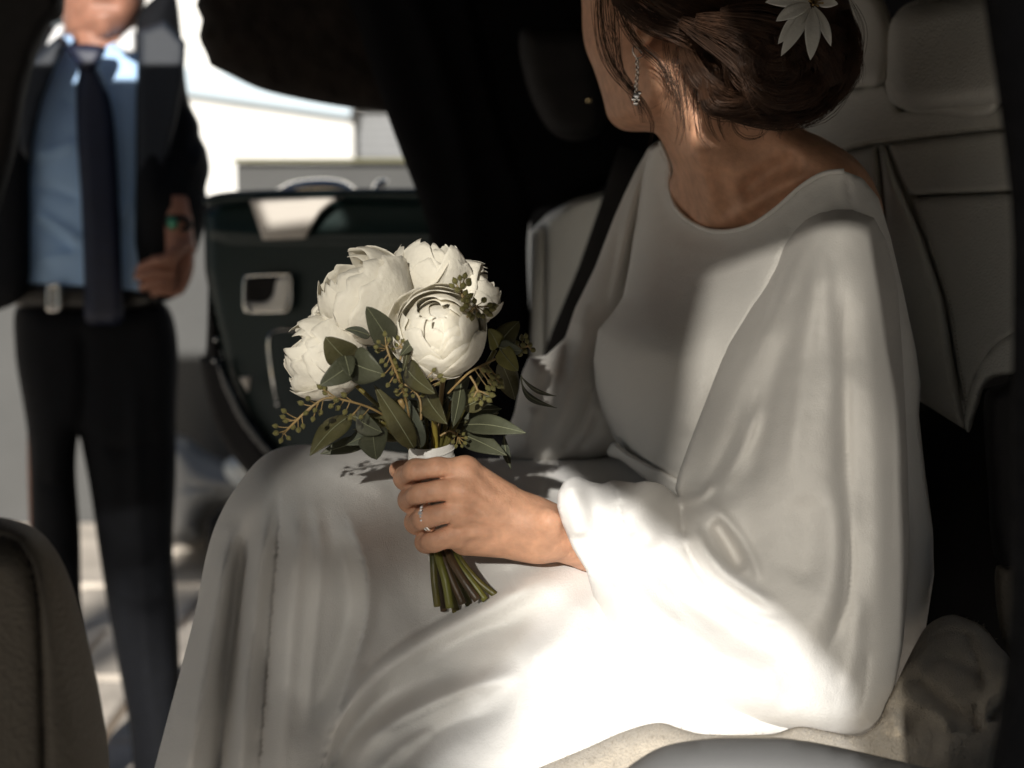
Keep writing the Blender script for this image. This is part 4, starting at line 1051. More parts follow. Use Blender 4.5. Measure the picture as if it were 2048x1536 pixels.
# ================================================================== hair flower
def blade(base, tip, width, nrm, bend=0.0, fold=0.0, prof=None, thick=0.0004, nu=9, nv=14, curl=0.0, twist=0.0):
    """leaf or petal in world space: base and tip points, width in metres, nrm = rough facing direction"""
    base = np.asarray(base, float); tip = np.asarray(tip, float)
    ax = tip - base; L = np.linalg.norm(ax); ax /= L
    n = np.asarray(nrm, float); n = n - ax * (n @ ax); n /= np.linalg.norm(n)
    sd = np.cross(ax, n)
    s = np.linspace(0, 1, nv); t = np.linspace(-1, 1, nu)
    if prof is None:
        prof = lambda s: np.sin(np.pi * np.clip(s, 0, 1) ** 0.75) ** 0.85
    w = np.maximum(prof(s), 0) * width / 2
    SS, TT = np.meshgrid(s, t, indexing='ij')
    tw = twist * (SS - 0.3)
    lat = TT * w[:, None]
    up = bend * L * np.sin(np.pi * SS) + fold * np.abs(lat) - curl * lat ** 2 / max(width, 1e-6)
    pos = base + SS[..., None] * ax * L + (lat * np.cos(tw))[..., None] * sd + (up + lat * np.sin(tw))[..., None] * n
    top = pos.reshape(-1, 3); bot = (pos - n * thick).reshape(-1, 3)
    fs = []
    N = nu * nv
    for i in range(nv - 1):
        for j in range(nu - 1):
            a = i * nu + j
            fs.append((a, a + 1, a + nu + 1, a + nu)); fs.append((N + a, N + a + nu, N + a + nu + 1, N + a + 1))
    for i in range(nv - 1):
        for j, fl in ((0, 0), (nu - 1, 1)):
            a = i * nu + j; b = (i + 1) * nu + j
            fs.append((a, b, N + b, N + a) if not fl else (b, a, N + a, N + b))
    mid = pos[:, nu // 2] + n * 0.0002
    return np.vstack([top, bot]), fs, mid

hf = empty('hair_flower', P(1612, 14, 1.10)); tag(hf, "white star shaped flower with pointed petals pinned in the bride's hair", 'flower')
fc = np.array(P(1626, 6, 1.118))
for (u, v, w, dd) in [(1531, 4, 40, 1.105), (1552, 42, 36, 1.10), (1556, 88, 36, 1.098), (1562, 112, 34, 1.094), (1621, 120, 38, 1.090), (1662, 92, 26, 1.10), (1676, 8, 30, 1.11), (1660, -50, 34, 1.12), (1600, -70, 36, 1.12), (1560, -40, 34, 1.12)]:
    tp = np.array(P(u, v, dd)); dirn = (tp - fc); bs = fc + dirn * 0.08
    vs, fs, mid = blade(bs, tp, w / F_PX * 0.92, -FV + 0.3 * UV, bend=0.07, fold=0.22, prof=lambda s: np.sin(np.pi * np.clip(s * 0.98 + 0.02, 0, 1) ** 1.1) ** 0.8, curl=0.25)
    add('petal', (vs, fs), M_HPETAL, hf)
for k in range(9):
    a = k * 0.7
    tp = fc + (math.cos(a) * RV + math.sin(a) * UV) * 0.006 - FV * 0.014
    add('stamen', tube([fc, (fc + tp) / 2, tp], [0.0005, 0.0005, 0.001], 5), M_TWIG, hf)

# ================================================================== bouquet
bq = empty('bouquet', P(900, 1180, 1.10))
tag(bq, "bridal bouquet of white peonies and eucalyptus held in the bride's hand", 'bouquet')

def peony(cpx, R, axis, layers, seed):
    r_ = np.random.default_rng(seed)
    c = np.array(P(*cpx))
    ax = axis[0] * RV - axis[1] * UV + axis[2] * FV
    ax = ax / np.linalg.norm(ax)
    e1 = np.cross(ax, np.array([0.2, 0.1, 0.97])); e1 /= np.linalg.norm(e1); e2 = np.cross(ax, e1)
    bm = bmesh.new(); bmesh.ops.create_icosphere(bm, subdivisions=3, radius=R * 0.56)
    bm.transform(Matrix.Translation(Vector(c)))
    vs = np.array([v.co[:] for v in bm.verts]); bm.verts.index_update(); fs = [tuple(v.index for v in f.verts) for f in bm.faces]; bm.free()
    core = add('peony', (vs, fs), M_PETAL, bq)
    for (n, rr, th, hw, lean, ruf, ph) in layers:
        for k in range(n):
            f0 = ph + 2 * math.pi * k / n + r_.normal(0, 0.12)
            nu, nv = 23, 15
            s = np.linspace(0, 1, nv)[:, None]; t = np.linspace(-1, 1, nu)[None, :]
            th1 = th + r_.normal(0, 0.08)
            a1, a2, p1, p2 = r_.uniform(0.3, 1, 2).tolist() + r_.uniform(0, 6.3, 2).tolist()
            notch = r_.uniform(0.02, 0.14)
            edge = 1 - 0.30 * np.abs(t) ** 2.0 - notch * np.exp(-((t - r_.uniform(-.5, .5)) / 0.13) ** 2) + ruf * 0.10 * (a1 * np.sin(4 * t + p1) + 0.5 * a2 * np.sin(9 * t + p2) + 0.12 * np.sin(19 * t + p1 * 3))
            theta = 0.12 + (th1 * edge - 0.12) * s
            wp = hw * (0.75 + 0.35 * np.sin(np.pi * s ** 0.8)) 
            phi = f0 + wp * t
            rad = R * rr * (1 + r_.normal(0, 0.02) + lean * s ** 3 * (1 - 0.4 * t ** 2) + 0.035 * np.abs(t) ** 2 * s + ruf * 0.07 * s ** 3 * (np.sin(4 * t + p2) * a1 + 0.4 * np.sin(9 * t + p1) * a2 + 0.1 * np.sin(17 * t + p2 * 2))
                            + 0.012 * np.sin(6 * t + 3 * s + p1) * s)
            rad = rad * (1 - 0.05 * np.cos(phi * 3 + p1) * 0.3)
            X = rad * np.sin(theta) * np.cos(phi); Y = rad * np.sin(theta) * np.sin(phi); Z = -R * rr * np.cos(theta) * 1.08
            pos = c + X[..., None] * e1 + Y[..., None] * e2 + Z[..., None] * ax
            pos = pos.reshape(-1, 3)
            inn = pos - (pos - c) / (np.linalg.norm(pos - c, axis=1, keepdims=True) + 1e-9) * 0.00022
            N = nu * nv; fs = []
            for i in range(nv - 1):
                for j in range(nu - 1):
                    a = i * nu + j
                    fs.append((a, a + 1, a + nu + 1, a + nu)); fs.append((N + a, N + a + nu, N + a + nu + 1, N + a + 1))
            for j in range(nu - 1):
                a = (nv - 1) * nu + j
                fs.append((a, a + 1, N + a + 1, N + a))
            for i in range(nv - 1):
                a = i * nu; b = a + nu
                fs.append((a, b, N + b, N + a)); a += nu - 1; b += nu - 1
                fs.append((b, a, N + a, N + b))
            add('petal', (np.vstack([pos, inn]), fs), M_PETAL, core)
    return core
#        n  radius theta  halfw lean ruffle phase
SIDE = [(3, 0.78, 2.65, 1.2, -0.05, 0.6, 0.3), (3, 0.87, 2.45, 1.15, -0.02, 0.9, 0.9), (3, 0.95, 2.30, 1.25, 0.0, 0.9, 0.2), (3, 1.01, 2.12, 1.35, 0.02, 0.8, 1.2), (2, 1.04, 1.92, 1.30, 0.07, 0.9, 0.4)]
FRONT = [(2, 0.60, 2.95, 1.7, -0.06, 0.2, 0.2), (2, 0.70, 2.84, 1.6, -0.07, 0.3, 1.4), (3, 0.80, 2.70, 1.5, -0.06, 0.4, 0.4), (3, 0.88, 2.50, 1.5, -0.04, 0.45, 0.9), (3, 0.95, 2.24, 1.5, -0.02, 0.5, 0.2), (3, 1.01, 1.98, 1.4, 0.0, 0.5, 0.7), (1, 1.06, 1.85, 1.25, 0.06, 0.6, -0.3)]
def rpx(r, d): return r * d / F_PX
peony((722, 588, 1.085), rpx(97, 1.085), (-0.62, -0.62, -0.30), SIDE, 3)
peony((862, 542, 1.115), rpx(74, 1.115), (0.10, -0.98, -0.10), SIDE, 5)
peony((945, 585, 1.135), rpx(62, 1.135), (0.75, -0.50, 0.05), SIDE, 8)
peony((878, 662, 1.045), rpx(93, 1.045), (-0.02, -0.42, -0.88), FRONT, 11)
peony((640, 712, 1.085), rpx(86, 1.085), (-0.85, -0.22, -0.20), SIDE, 14)
peony((660, 640, 1.12), rpx(50, 1.12), (-0.85, -0.40, 0.1), SIDE, 17)

# ---- leaves: tip px, base px, width px, tip depth, base depth, bend, fold
def leaf(tip, base, wpx, dt, db, bend=0.05, fold=0.12, facing=None, m=None, kind=0, twist=0.0):
    tp, bs = np.array(P(tip[0], tip[1], dt)), np.array(P(base[0], base[1], db))
    profs = [None, lambda s: np.sin(np.pi * np.clip(s, 0, 1) ** 0.55) ** 0.62, lambda s: np.sin(np.pi * np.clip(s, 0, 1) ** 0.85) ** 1.1]
    f = -FV + 0.35 * UV if facing is None else facing[0] * RV - facing[1] * UV + facing[2] * FV
    vs, fs, mid = blade(bs, tp, wpx / F_PX * 1.04, f, bend * rng.uniform(.6, 1.8), fold * rng.uniform(.5, 1.5), profs[kind], 0.0004, 9, 14, rng.uniform(-.1, .4), twist or rng.uniform(-.35, .35))
    tv, tf = tube(mid, np.linspace(0.0005, 0.00018, len(mid)), 4)
    nf = len(fs)
    va, fa = join([(vs, fs), (tv, tf)])
    me = mesh('leaf', va, fa)
    me.materials.append(m or [M_LEAF, M_LEAF2, M_LEAF3, M_LEAF][int(rng.integers(0, 4))]); me.materials.append(M_VEIN)
    mi = np.zeros(len(me.polygons), np.int32); mi[nf:] = 1
    me.polygons.foreach_set('material_index', mi)
    return link('leaf', me, None, bq)
L = leaf
L((733, 613), (782, 688), 56, 1.01, 1.035, .05, .15, None, None, 1)
L((651, 674), (698, 722), 66, 1.00, 1.02, .06, .15, (-.3, -.2, -1), None, 1)
L((640, 771), (704, 727), 50, 1.00, 1.015, .05, .2, (0, .2, -1), None, 1)
L((768, 748), (703, 724), 74, 1.005, 1.015, .06, .12, (.1, .3, -1), None, 1)
L((700, 752), (690, 712), 34, 0.995, 1.01, .05, .2, (.2, 0, -1), None, 1)
L((870, 787), (812, 733), 50, 1.00, 1.03, .06, .15, (-.1, .25, -1), None, 1)
L((748, 770), (829, 898), 48, 1.03, 1.06, .05, .18, (.25, .1, -1))
L((815, 796), (842, 896), 44, 1.045, 1.07, .04, .15, (-.3, .1, -1))
L((894, 848), (848, 776), 58, 1.005, 1.04, .05, .12, (-.1, .3, -1))
L((905, 856), (922, 768), 34, 1.03, 1.05, .05, .12, (.5, .2, -1))
L((990, 786), (926, 816), 42, 1.05, 1.06, .05, .15, (.1, -.2, -1))
L((1052, 866), (928, 850), 46, 1.03, 1.07, .06, .15, (0, -.4, -1))
L((1014, 911), (918, 866), 48, 1.05, 1.08, .05, .15, (0, -.2, -1))
L((619, 912), (700, 832), 52, 1.03, 1.06, .06, .15, (-.2, -.3, -1))
L((753, 919), (746, 862), 64, 1.02, 1.05, .05, .12, (0, .2, -1), None, 1)
L((764, 864), (712, 832), 56, 1.03, 1.06, .05, .12, (.1, .3, -1), None, 1)
L((690, 890), (760, 862), 40, 1.06, 1.08, .05, .15)
L((640, 908), (740, 880), 36, 1.08, 1.09, .05, .15)
L((1038, 643), (996, 690), 48, 1.06, 1.055, .05, .15, (-.2, -.3, -1), None, 1)
L((977, 658), (996, 694), 40, 1.045, 1.055, .05, .2, (.4, -.2, -1), M_LEAFY, 1)
L((1036, 742), (1000, 698), 44, 1.05, 1.055, .05, .15, (-.2, .3, -1), M_LEAFY, 1)
L((1044, 702), (998, 694), 36, 1.05, 1.055, .05, .2, (0, .3, -1), None, 1)
L((1112, 792), (1042, 752), 22, 1.12, 1.07, -.12, .1, (-.2, -.5, -1), None, 2)
L((1114, 816), (1042, 756), 22, 1.12, 1.07, -.12, .1, (-.2, -.5, -1), None, 2)
L((1022, 938), (1008, 872), 20, 1.09, 1.08, .1, .1, (-.6, 0, -1), None, 2)
L((668, 614), (690, 660), 30, 1.10, 1.09, .05, .1)
L((690, 658), (740, 672), 26, 1.04, 1.06, .05, .15, (0, -.4, -1))
L((1030, 800), (1000, 720), 50, 1.10, 1.07, .05, .1, (.3, 0, -1))
L((800, 712), (826, 680), 22, 1.015, 1.03, .05, .2, (.3, 0, -1))
L((806, 742), (816, 690), 18, 1.01, 1.03, .05, .2, (.6, 0, -1))
for k in range(30):                                   # darker leaves deeper in the bunch
    a = rng.uniform(-2.9, -0.25); r1 = rng.uniform(70, 190)
    b = (862 + rng.normal(0, 18), 850 + rng.normal(0, 20)); sp = -1.0 if rng.random() < .5 else 1.0
    tu = b[0] + r1 * math.cos(a) * 1.0; tv = b[1] + r1 * math.sin(a) * 0.62 + 22
    fr = rng.uniform(0.35, 0.6)
    L((tu, tv), (b[0] + (tu - b[0]) * fr * .6, b[1] + (tv - b[1]) * fr * .6), rng.uniform(30, 50), 1.09 + rng.uniform(0, .06), 1.10, rng.uniform(-.05, .08), .15, (rng.normal(0, .4), rng.normal(-.2, .4), -1))

# ---- seed sprigs
bm = bmesh.new(); bmesh.ops.create_icosphere(bm, subdivisions=2, radius=1.0)
for v in bm.verts:
    z = v.co.z
    v.co.x *= 1 - 0.25 * max(z, 0) - 0.35 * max(-z, 0) ** 2; v.co.y *= 1 - 0.25 * max(z, 0) - 0.35 * max(-z, 0) ** 2
    v.co.z = z * 1.2 + (0.35 if z > 0.97 else 0)
ME_BERRY = bpy.data.meshes.new('berry'); bm.to_mesh(ME_BERRY); bm.free()
ME_BERRY.materials.append(M_BERRY)
ME_BERRY.polygons.foreach_set('use_smooth', [True] * len(ME_BERRY.polygons))
def sprig(main, d, berries, r=0.00085, bs=(5.0, 6.4), m=None):
    """main twig px list, berries (u, v, attach index 0..1)"""
    md = [(u, v, d if np.isscalar(d) else d[i]) for i, (u, v) in enumerate(main)]
    parts = [pxtube(md, r, 6, 5)]
    q = catmull(np.array(md, float), 8, False)
    sp_b = []
    for b in berries:
        u, v, t = b[:3]
        a = q[int(round(t * (len(q) - 1)))]
        dd = a[2] + rng.uniform(-0.008, 0.004)
        mid = ((a[0] * 0.45 + u * 0.55), (a[1] * 0.45 + v * 0.55) + 1.5, (a[2] + dd) / 2)
        parts.append(pxtube([tuple(a), mid, (u, v, dd)], 0.0004, 4, 3))
        sp_b.append((u, v, dd, np.array(P(u, v, dd)) - np.array(P(*mid))))
    o = add('seed_sprig', join(parts), m or M_TWIG, bq)
    for u, v, dd, dr in sp_b:
        c = link('berry', ME_BERRY, None, o)
        rr = rng.uniform(*bs) * dd / F_PX
        c.scale = (rr, rr, rr)
        c.rotation_mode = 'QUATERNION'; c.rotation_quaternion = Vector(dr).to_track_quat('Z', 'Y')
        c.location = P(u, v, dd)
    return o
sprig([(829, 870), (790, 845), (745, 818), (700, 803), (655, 796), (625, 812), (596, 838), (566, 868)], [1.06, 1.05, 1.03, 1.02, 1.015, 1.015, 1.015, 1.02],
      [(640, 774, .5), (649, 776, .5), (616, 797, .68), (602, 806, .72), (630, 820, .64), (641, 825, .6), (626, 838, .66), (612, 826, .7), (568, 822, .85), (566, 834, .87), (551, 852, .93), (552, 866, .95),
       (562, 881, 1), (577, 876, .98), (586, 854, .9), (606, 852, .82), (597, 860, .85), (572, 842, .86), (662, 812, .5), (676, 816, .46), (690, 824, .42), (701, 832, .36), (650, 786, .52), (700, 836, .35), (722, 834, .3), (672, 800, .48), (688, 790, .4)])
sprig([(896, 787), (920, 762), (940, 744), (966, 730), (990, 718)], [1.04, 1.03, 1.025, 1.03, 1.04],
      [(978, 742, .7), (985, 754, .72), (996, 752, .75), (1002, 762, .8), (997, 772, .76), (986, 776, .7), (976, 776, .6), (968, 740, .66), (990, 766, .72), (1004, 772, .8), (980, 764, .66)])
sprig([(940, 752), (950, 768), (956, 784)], 1.03, [(946, 790, .8), (952, 798, 1), (962, 806, 1), (968, 796, .9), (976, 786, .8), (978, 800, .9), (984, 790, .85), (942, 800, .9), (958, 790, .9)])
sprig([(928, 640), (930, 610), (924, 590), (922, 578)], 1.03,
      [(904, 572, .8), (910, 562, .85), (920, 556, .9), (930, 552, 1), (937, 562, 1), (938, 567, .95), (915, 580, .7), (931, 586, .6), (926, 572, 1), (940, 592, .5), (934, 598, .4), (926, 600, .45)], bs=(5.6, 7.2))
sprig([(930, 640), (942, 622), (952, 612)], 1.025,
      [(949, 602, 1), (968, 600, 1), (980, 610, 1), (984, 618, 1), (978, 628, 1), (966, 632, .9), (957, 630, .9), (944, 634, .6), (932, 612, .5), (925, 618, .4), (938, 628, .5), (988, 612, 1), (972, 622, 1), (935, 602, .7)], bs=(5.4, 7.0))
sprig([(822, 860), (812, 800), (796, 755), (780, 715), (772, 690)], [1.06, 1.03, 1.01, 1.005, 1.005],
      [(770, 668, 1), (778, 680, .95), (757, 684, .95), (752, 694, .9), (756, 702, .9), (764, 722, .8), (772, 730, .75), (790, 726, .7), (800, 740, .6), (784, 746, .65), (766, 750, .65), (790, 762, .5), (802, 772, .45), (776, 770, .55), (812, 780, .4), (796, 788, .35)], bs=(4.2, 5.6))
sprig([(842, 840), (840, 800), (822, 776), (806, 768)], 1.025,
      [(860, 760, .6), (868, 740, .6), (880, 752, .6), (886, 760, .55), (876, 768, .5), (792, 782, .9), (800, 762, .95), (818, 760, .8), (830, 764, .7), (834, 784, .5), (826, 792, .5), (812, 790, .6), (846, 790, .4), (830, 752, .75), (818, 746, .8)], bs=(4.4, 6.0))
sprig([(1000, 716), (1020, 706), (1040, 698), (1056, 692)], 1.06,
      [(1044, 676, .8), (1054, 682, 1), (1052, 672, 1), (1066, 700, 1), (1050, 702, .8), (1040, 708, .7), (1034, 686, .7), (1060, 690, 1), (1046, 690, .9)])
sprig([(880, 872), (900, 862), (916, 872)], 1.06, [(908, 872, .8), (916, 862, .9), (926, 868, 1), (932, 876, 1), (918, 884, 1), (912, 892, 1), (924, 892, 1), (930, 886, 1), (906, 884, .8)], bs=(3.6, 4.8))
sprig([(800, 720), (806, 702), (800, 690)], 1.02, [(796, 676, 1), (806, 682, 1), (793, 690, .9), (786, 698, .8)], bs=(4, 5))

# ---- stems above and below the hand, ribbon
AXT, AXB = np.array([862, 905, 1.100]), np.array([886, 1112, 1.094])
def stem(pts, r, m=None):
    return add('stem', pxtube(pts, r, 9, 5), m or M_STEM, bq)
for (tu, tv, td, bu) in [(780, 690, 1.06, 838), (800, 800, 1.07, 846), (868, 780, 1.08, 866), (850, 800, 1.09, 856), (900, 820, 1.09, 878), (930, 800, 1.09, 884), (730, 830, 1.09, 832), (760, 840, 1.08, 840), (700, 760, 1.09, 844), (890, 720, 1.10, 872), (940, 660, 1.11, 880), (990, 700, 1.08, 886), (830, 820, 1.07, 852)]:
    stem([(tu, tv, td), ((tu * .4 + bu * .6), (tv * .4 + 895 * .6), (td + 1.1) / 2), (bu, 915, 1.100), (bu * .3 + 874 * .7, 1010, 1.10)], rng.uniform(.0014, .0022), M_STEM if rng.random() < .6 else M_TWIG)
stem([(866, 820, 1.06), (869, 850, 1.08), (872, 896, 1.095), (874, 960, 1.098)], 0.0021, mat('yellow_stem', (0.34, 0.27, 0.05), 0.45, None, 0.15, 60))
STEMS = [M_STEM, mat('brown_stem', (0.060, 0.036, 0.016), 0.45, ('noise', 200, 0.0006), 0.4, 70, stretch=(1, 1, .25)), mat('pale_green_stem', (0.12, 0.12, 0.022), 0.42, ('noise', 200, 0.0006), 0.35, 70, stretch=(1, 1, .25))]
BOT = [(875, 1213, 1.080, .0029, 0), (900, 1216, 1.070, .0032, 2), (926, 1208, 1.072, .0030, 1), (955, 1200, 1.060, .0031, 1), (971, 1200, 1.066, .0028, 2), (994, 1192, 1.072, .0027, 0),
       (888, 1222, 1.100, .0028, 1), (912, 1224, 1.098, .0030, 0), (940, 1214, 1.094, .0028, 0), (960, 1206, 1.100, .0026, 1), (900, 1218, 1.120, .0028, 0), (930, 1212, 1.118, .0028, 0)]
for u, v, d, r, k in BOT:
    tu = 864 + (u - 870) * 0.40
    o = stem([(tu - 3, 1060, 1.10), (tu, 1108, d * .5 + .546), ((tu + u) / 2 + rng.normal(0, 1.5), 1160, d * .85 + .163), (u, v, d)], r, STEMS[k])
def ring_sect(c, rx, rz, tilt, n=28, wav=0.0, seed=0):
    t = np.linspace(0, 2 * math.pi, n, endpoint=False)
    rr = 1 + wav * np.sin(t * 5 + seed) + wav * .6 * np.sin(t * 9 + seed * 2)
    p = np.array(P(*c))
    return p + (np.cos(t) * rx * rr)[:, None] * (RV * 0.985 + UV * tilt) + (np.sin(t) * rz * rr)[:, None] * (FV * 0.95 + UV * 0.31)
rows = []
for k, (u, v, d, r) in enumerate([(863, 886, 1.10, 43), (862, 892, 1.10, 46), (861, 910, 1.10, 46.5), (862, 925, 1.10, 45), (866, 970, 1.10, 38), (874, 1030, 1.10, 34), (882, 1090, 1.095, 32), (886, 1112, 1.094, 31), (886.5, 1117, 1.094, 30)]):
    rows.append(ring_sect((u, v, d), r * d / F_PX, r * 0.8 * d / F_PX, 0.10, 28, 0.012, k))
n = 28
rv = np.vstack(rows); rf = [(i * n + k, i * n + (k + 1) % n, (i + 1) * n + (k + 1) % n, (i + 1) * n + k) for i in range(len(rows) - 1) for k in range(n)]
add('ribbon_wrap', (rv, rf), M_RIBBON, bq)
for (v0, tl) in ((903, .16), (912, .02), (1100, .10)):
    q = ring_sect((862 if v0 < 1000 else 884, v0, 1.10 if v0 < 1000 else 1.094), (46.8 if v0 < 1000 else 32.6) * 1.1 / F_PX, (46.8 if v0 < 1000 else 32.6) * .8 * 1.1 / F_PX, tl, 28, .01, 2)
    add('ribbon_edge', tube(np.vstack([q, q[:1]]), 0.0006, 5, False), M_RIBBON, bq)

# ================================================================== fleece blanket beside and under the bride
bl = relief('fleece_blanket', [(1000, 1580), (1070, 1538), (1180, 1492), (1250, 1462), (1318, 1445), (1366, 1458), (1412, 1468), (1540, 1470), (1600, 1454), (1660, 1464), (1720, 1472), (1760, 1440), (1772, 1410), (1790, 1372), (1830, 1290), (1858, 1248), (1900, 1230), (1940, 1240),
                               (1972, 1258), (2006, 1300), (2060, 1330), (2300, 1360), (2300, 1700), (1000, 1700)],
    [(1050, 1560, 0.93), (1320, 1460, 0.94), (1500, 1480, 0.94), (1650, 1470, 0.95), (1800, 1450, 1.0), (1880, 1300, 1.10), (1950, 1260, 1.12), (1980, 1380, 1.04), (2100, 1400, 1.02), (1900, 1500, .95), (1400, 1650, .88), (2000, 1650, .90), (2250, 1400, 1.05)],
    0.03, 40, 7, mat=M_FLEECE, smooth=True, noise=((90, 0.002, 51), (22, 0.0007, 52)),
    folds=[('r', [(1790, 1395), (1830, 1400), (1880, 1430), (1910, 1470)], 16, .012), ('r', [(1800, 1370), (1850, 1376), (1910, 1420), (1960, 1440)], 16, -.014), ('r', [(1776, 1420), (1792, 1440), (1790, 1470)], 12, .016), ('n', [(1764, 1440), (1776, 1462), (1772, 1480)], 7, -.012),
           ('r', [(1840, 1330), (1900, 1320), (1960, 1350), (1975, 1400)], 12, -.009), ('n', [(1850, 1280), (1910, 1262), (1960, 1290)], 8, -.010), ('r', [(1960, 1440), (1980, 1400), (2020, 1370), (2060, 1370)], 18, .02), ('r', [(1962, 1400), (1952, 1440), (1966, 1470)], 11, -.012), ('r', [(1985, 1450), (1990, 1420), (2020, 1410)], 10, -.012),
           ('n', [(1930, 1270), (1960, 1330), (1966, 1390)], 8, -.008)])
tag(bl, 'cream fleece blanket crumpled on the seat beside the bride', 'blanket')

# short pile of the fleece
me_b = bl.data
nv = len(me_b.vertices); co = np.empty(nv * 3); no = np.empty(nv * 3)
me_b.vertices.foreach_get('co', co); me_b.vertices.foreach_get('normal', no)
co = co.reshape(-1, 3); no = no.reshape(-1, 3)
fa = np.array([list(p.vertices)[:3] for p in me_b.polygons])
tri = fa[rng.integers(0, len(fa), 26000)]
w = rng.dirichlet((1, 1, 1), len(tri))[..., None]
p0 = (co[tri] * w).sum(1); n0 = (no[tri] * w).sum(1)
k_ = (n0 @ FV < 0.3); p0, n0 = p0[k_], n0[k_]
t_ = rng.normal(0, 1, p0.shape); Lf = rng.uniform(0.0008, 0.0022, (len(p0), 1))
P3 = np.stack([p0 - n0 * .0005, p0 + n0 * Lf * .5 + t_ * Lf * .15, p0 + n0 * Lf * .8 + t_ * Lf * .5], 1)
fv_, ff_ = strand_mesh(P3, np.full(len(P3), 0.00016))
pile = add('fleece_pile', (fv_, ff_), M_FLEECE, bl); pile['kind'] = 'stuff'
# ================================================================== man outside the far door
man = empty('person', P(190, 1530, 2.9)); tag(man, 'man in dark suit, blue shirt and navy tie standing outside the open car door', 'person')
MD = 2.86
hv1 = relief('h', [(128, 60), (122, 0), (112, -90), (130, -200), (210, -260), (290, -200), (300, -90), (292, 0), (278, 44), (250, 74), (205, 93), (160, 86), (136, 74)],
             [(210, 60, MD - .03), (150, 20, MD - .02), (270, 10, MD - .03), (210, -100, MD - .05)], 0.09, 90, 12, back=.12, link_it=False,
             folds=[('r', [(180, 18), (210, 10), (240, 18)], 9, -.012), ('r', [(178, 28), (210, 32), (240, 26)], 9, .006), ('r', [(206, -80), (208, -30), (208, -12)], 14, .03), ('r', [(190, 70), (220, 72)], 22, .012), ('r', [(180, -84), (160, -84)], 12, -.012), ('r', [(236, -84), (256, -84)], 12, -.012)])
neckv = pxtube([(205, 60, MD + .06, .062), (205, 120, MD + .07, .062), (205, 200, MD + .10, .08)], .06, 16)
# hand hanging at the jacket front, fingers curled
mh = []
def mpx(*a): return pxtube(a, .01, 10, 5)
mh += [relief('p', [(345, 500), (356, 472), (376, 478), (388, 505), (386, 545), (368, 585), (340, 594), (318, 580), (322, 540)], MD - .075, .022, 26, 6, link_it=False)]
for (k, pts) in enumerate([[(352, 530, MD - .09, .014), (322, 524, MD - .10, .012), (294, 530, MD - .098, .011), (278, 540, MD - .09, .009)],
                           [(350, 548, MD - .09, .0135), (318, 544, MD - .10, .012), (290, 550, MD - .098, .011), (274, 552, MD - .09, .009)],
                           [(348, 566, MD - .088, .013), (318, 563, MD - .098, .0115), (296, 570, MD - .095, .010), (284, 574, MD - .085, .009)],
                           [(346, 580, MD - .086, .012), (322, 580, MD - .094, .0105), (304, 585, MD - .09, .0095)],
                           [(366, 490, MD - .09, .015), (345, 512, MD - .11, .013), (322, 520, MD - .115, .011), (304, 520, MD - .11, .009)]]):
    mh.append(pxtube(pts, .012, 10, 5))
mh.append(pxtube([(362, 505, MD - .075, .03), (358, 460, MD - .07, .027), (352, 400, MD - .06, .03)], .03, 12))
legv = [pxtube([(105, 640, MD + .10, .05), (100, 1000, MD + .12, .045), (115, 1480, MD + .12, .035)], .05, 10), pxtube([(265, 640, MD + .10, .05), (270, 1000, MD + .12, .045), (308, 1490, MD + .12, .035)], .05, 10)]
add('body', join([hv1, neckv] + mh + legv), M_MANSKIN, man)
# shirt, tie, belt
shirt = relief('shirt', [(40, 160), (110, 80), (150, 70), (240, 80), (290, 110), (300, 300), (300, 590), (40, 590), (40, 300)], [(60, 150, MD + .03), (200, 130, MD), (160, 350, MD - .02), (60, 500, MD), (270, 350, MD - .01), (200, 560, MD - .01)], .03, 60, 9, mat=M_SHIRT, parent=man,
       folds=[('r', [(270, 130), (262, 300), (258, 560)], 4, .004, .05), ('r', [(60, 310), (110, 300), (160, 280)], 12, .010), ('n', [(60, 370), (110, 380), (165, 400)], 9, -.010), ('r', [(62, 420), (110, 450), (168, 490)], 10, .012), ('n', [(62, 440), (110, 470), (165, 520)], 9, -.010), ('r', [(70, 520), (130, 512), (168, 500)], 9, .008), ('n', [(120, 190), (150, 220), (162, 250)], 7, -.01),
              ('r', [(225, 470), (250, 420), (268, 380)], 10, .010), ('n', [(230, 520), (255, 470), (272, 440)], 9, -.010)])
relief('collar', [(226, 92), (246, 70), (268, 52), (273, 76), (273, 106), (252, 108)], MD - .05, .012, 12, 6, mat=M_COLLAR, parent=man, smooth=False)
relief('collar', [(82, 128), (96, 80), (112, 52), (128, 46), (132, 62), (116, 100), (90, 140), (74, 146)], MD - .05, .012, 12, 6, mat=M_COLLAR, parent=man, smooth=False)
tie = relief('tie', [(132, 96), (150, 88), (205, 92), (212, 104), (196, 132), (212, 170), (228, 240), (238, 400), (244, 560), (246, 640), (205, 650), (170, 640), (168, 560), (162, 400), (154, 280), (152, 180), (156, 136)], MD - .07, .015, 24, 8, mat=M_TIE, parent=man)
relief('knot', [(136, 96), (160, 88), (204, 92), (208, 106), (194, 134), (176, 142), (160, 136)], MD - .085, .016, 18, 6, mat=M_TIE, parent=tie)
belt_ = relief('belt', [(40, 570), (170, 566), (300, 580), (300, 616), (170, 622), (40, 614)], MD - .012, .02, 16, 8, mat=M_BELT, parent=man)
bkl = add('buckle', ring_tube([(100, 572), (112, 570), (118, 574), (118, 614), (112, 620), (100, 620), (97, 612), (97, 578)], MD - .03, .005), M_SILVER, belt_)
relief('buckle_plate', [(99, 570), (114, 570), (114, 620), (99, 620)], MD - .03, .006, 8, 4, mat=M_SILVER, parent=belt_, smooth=False)
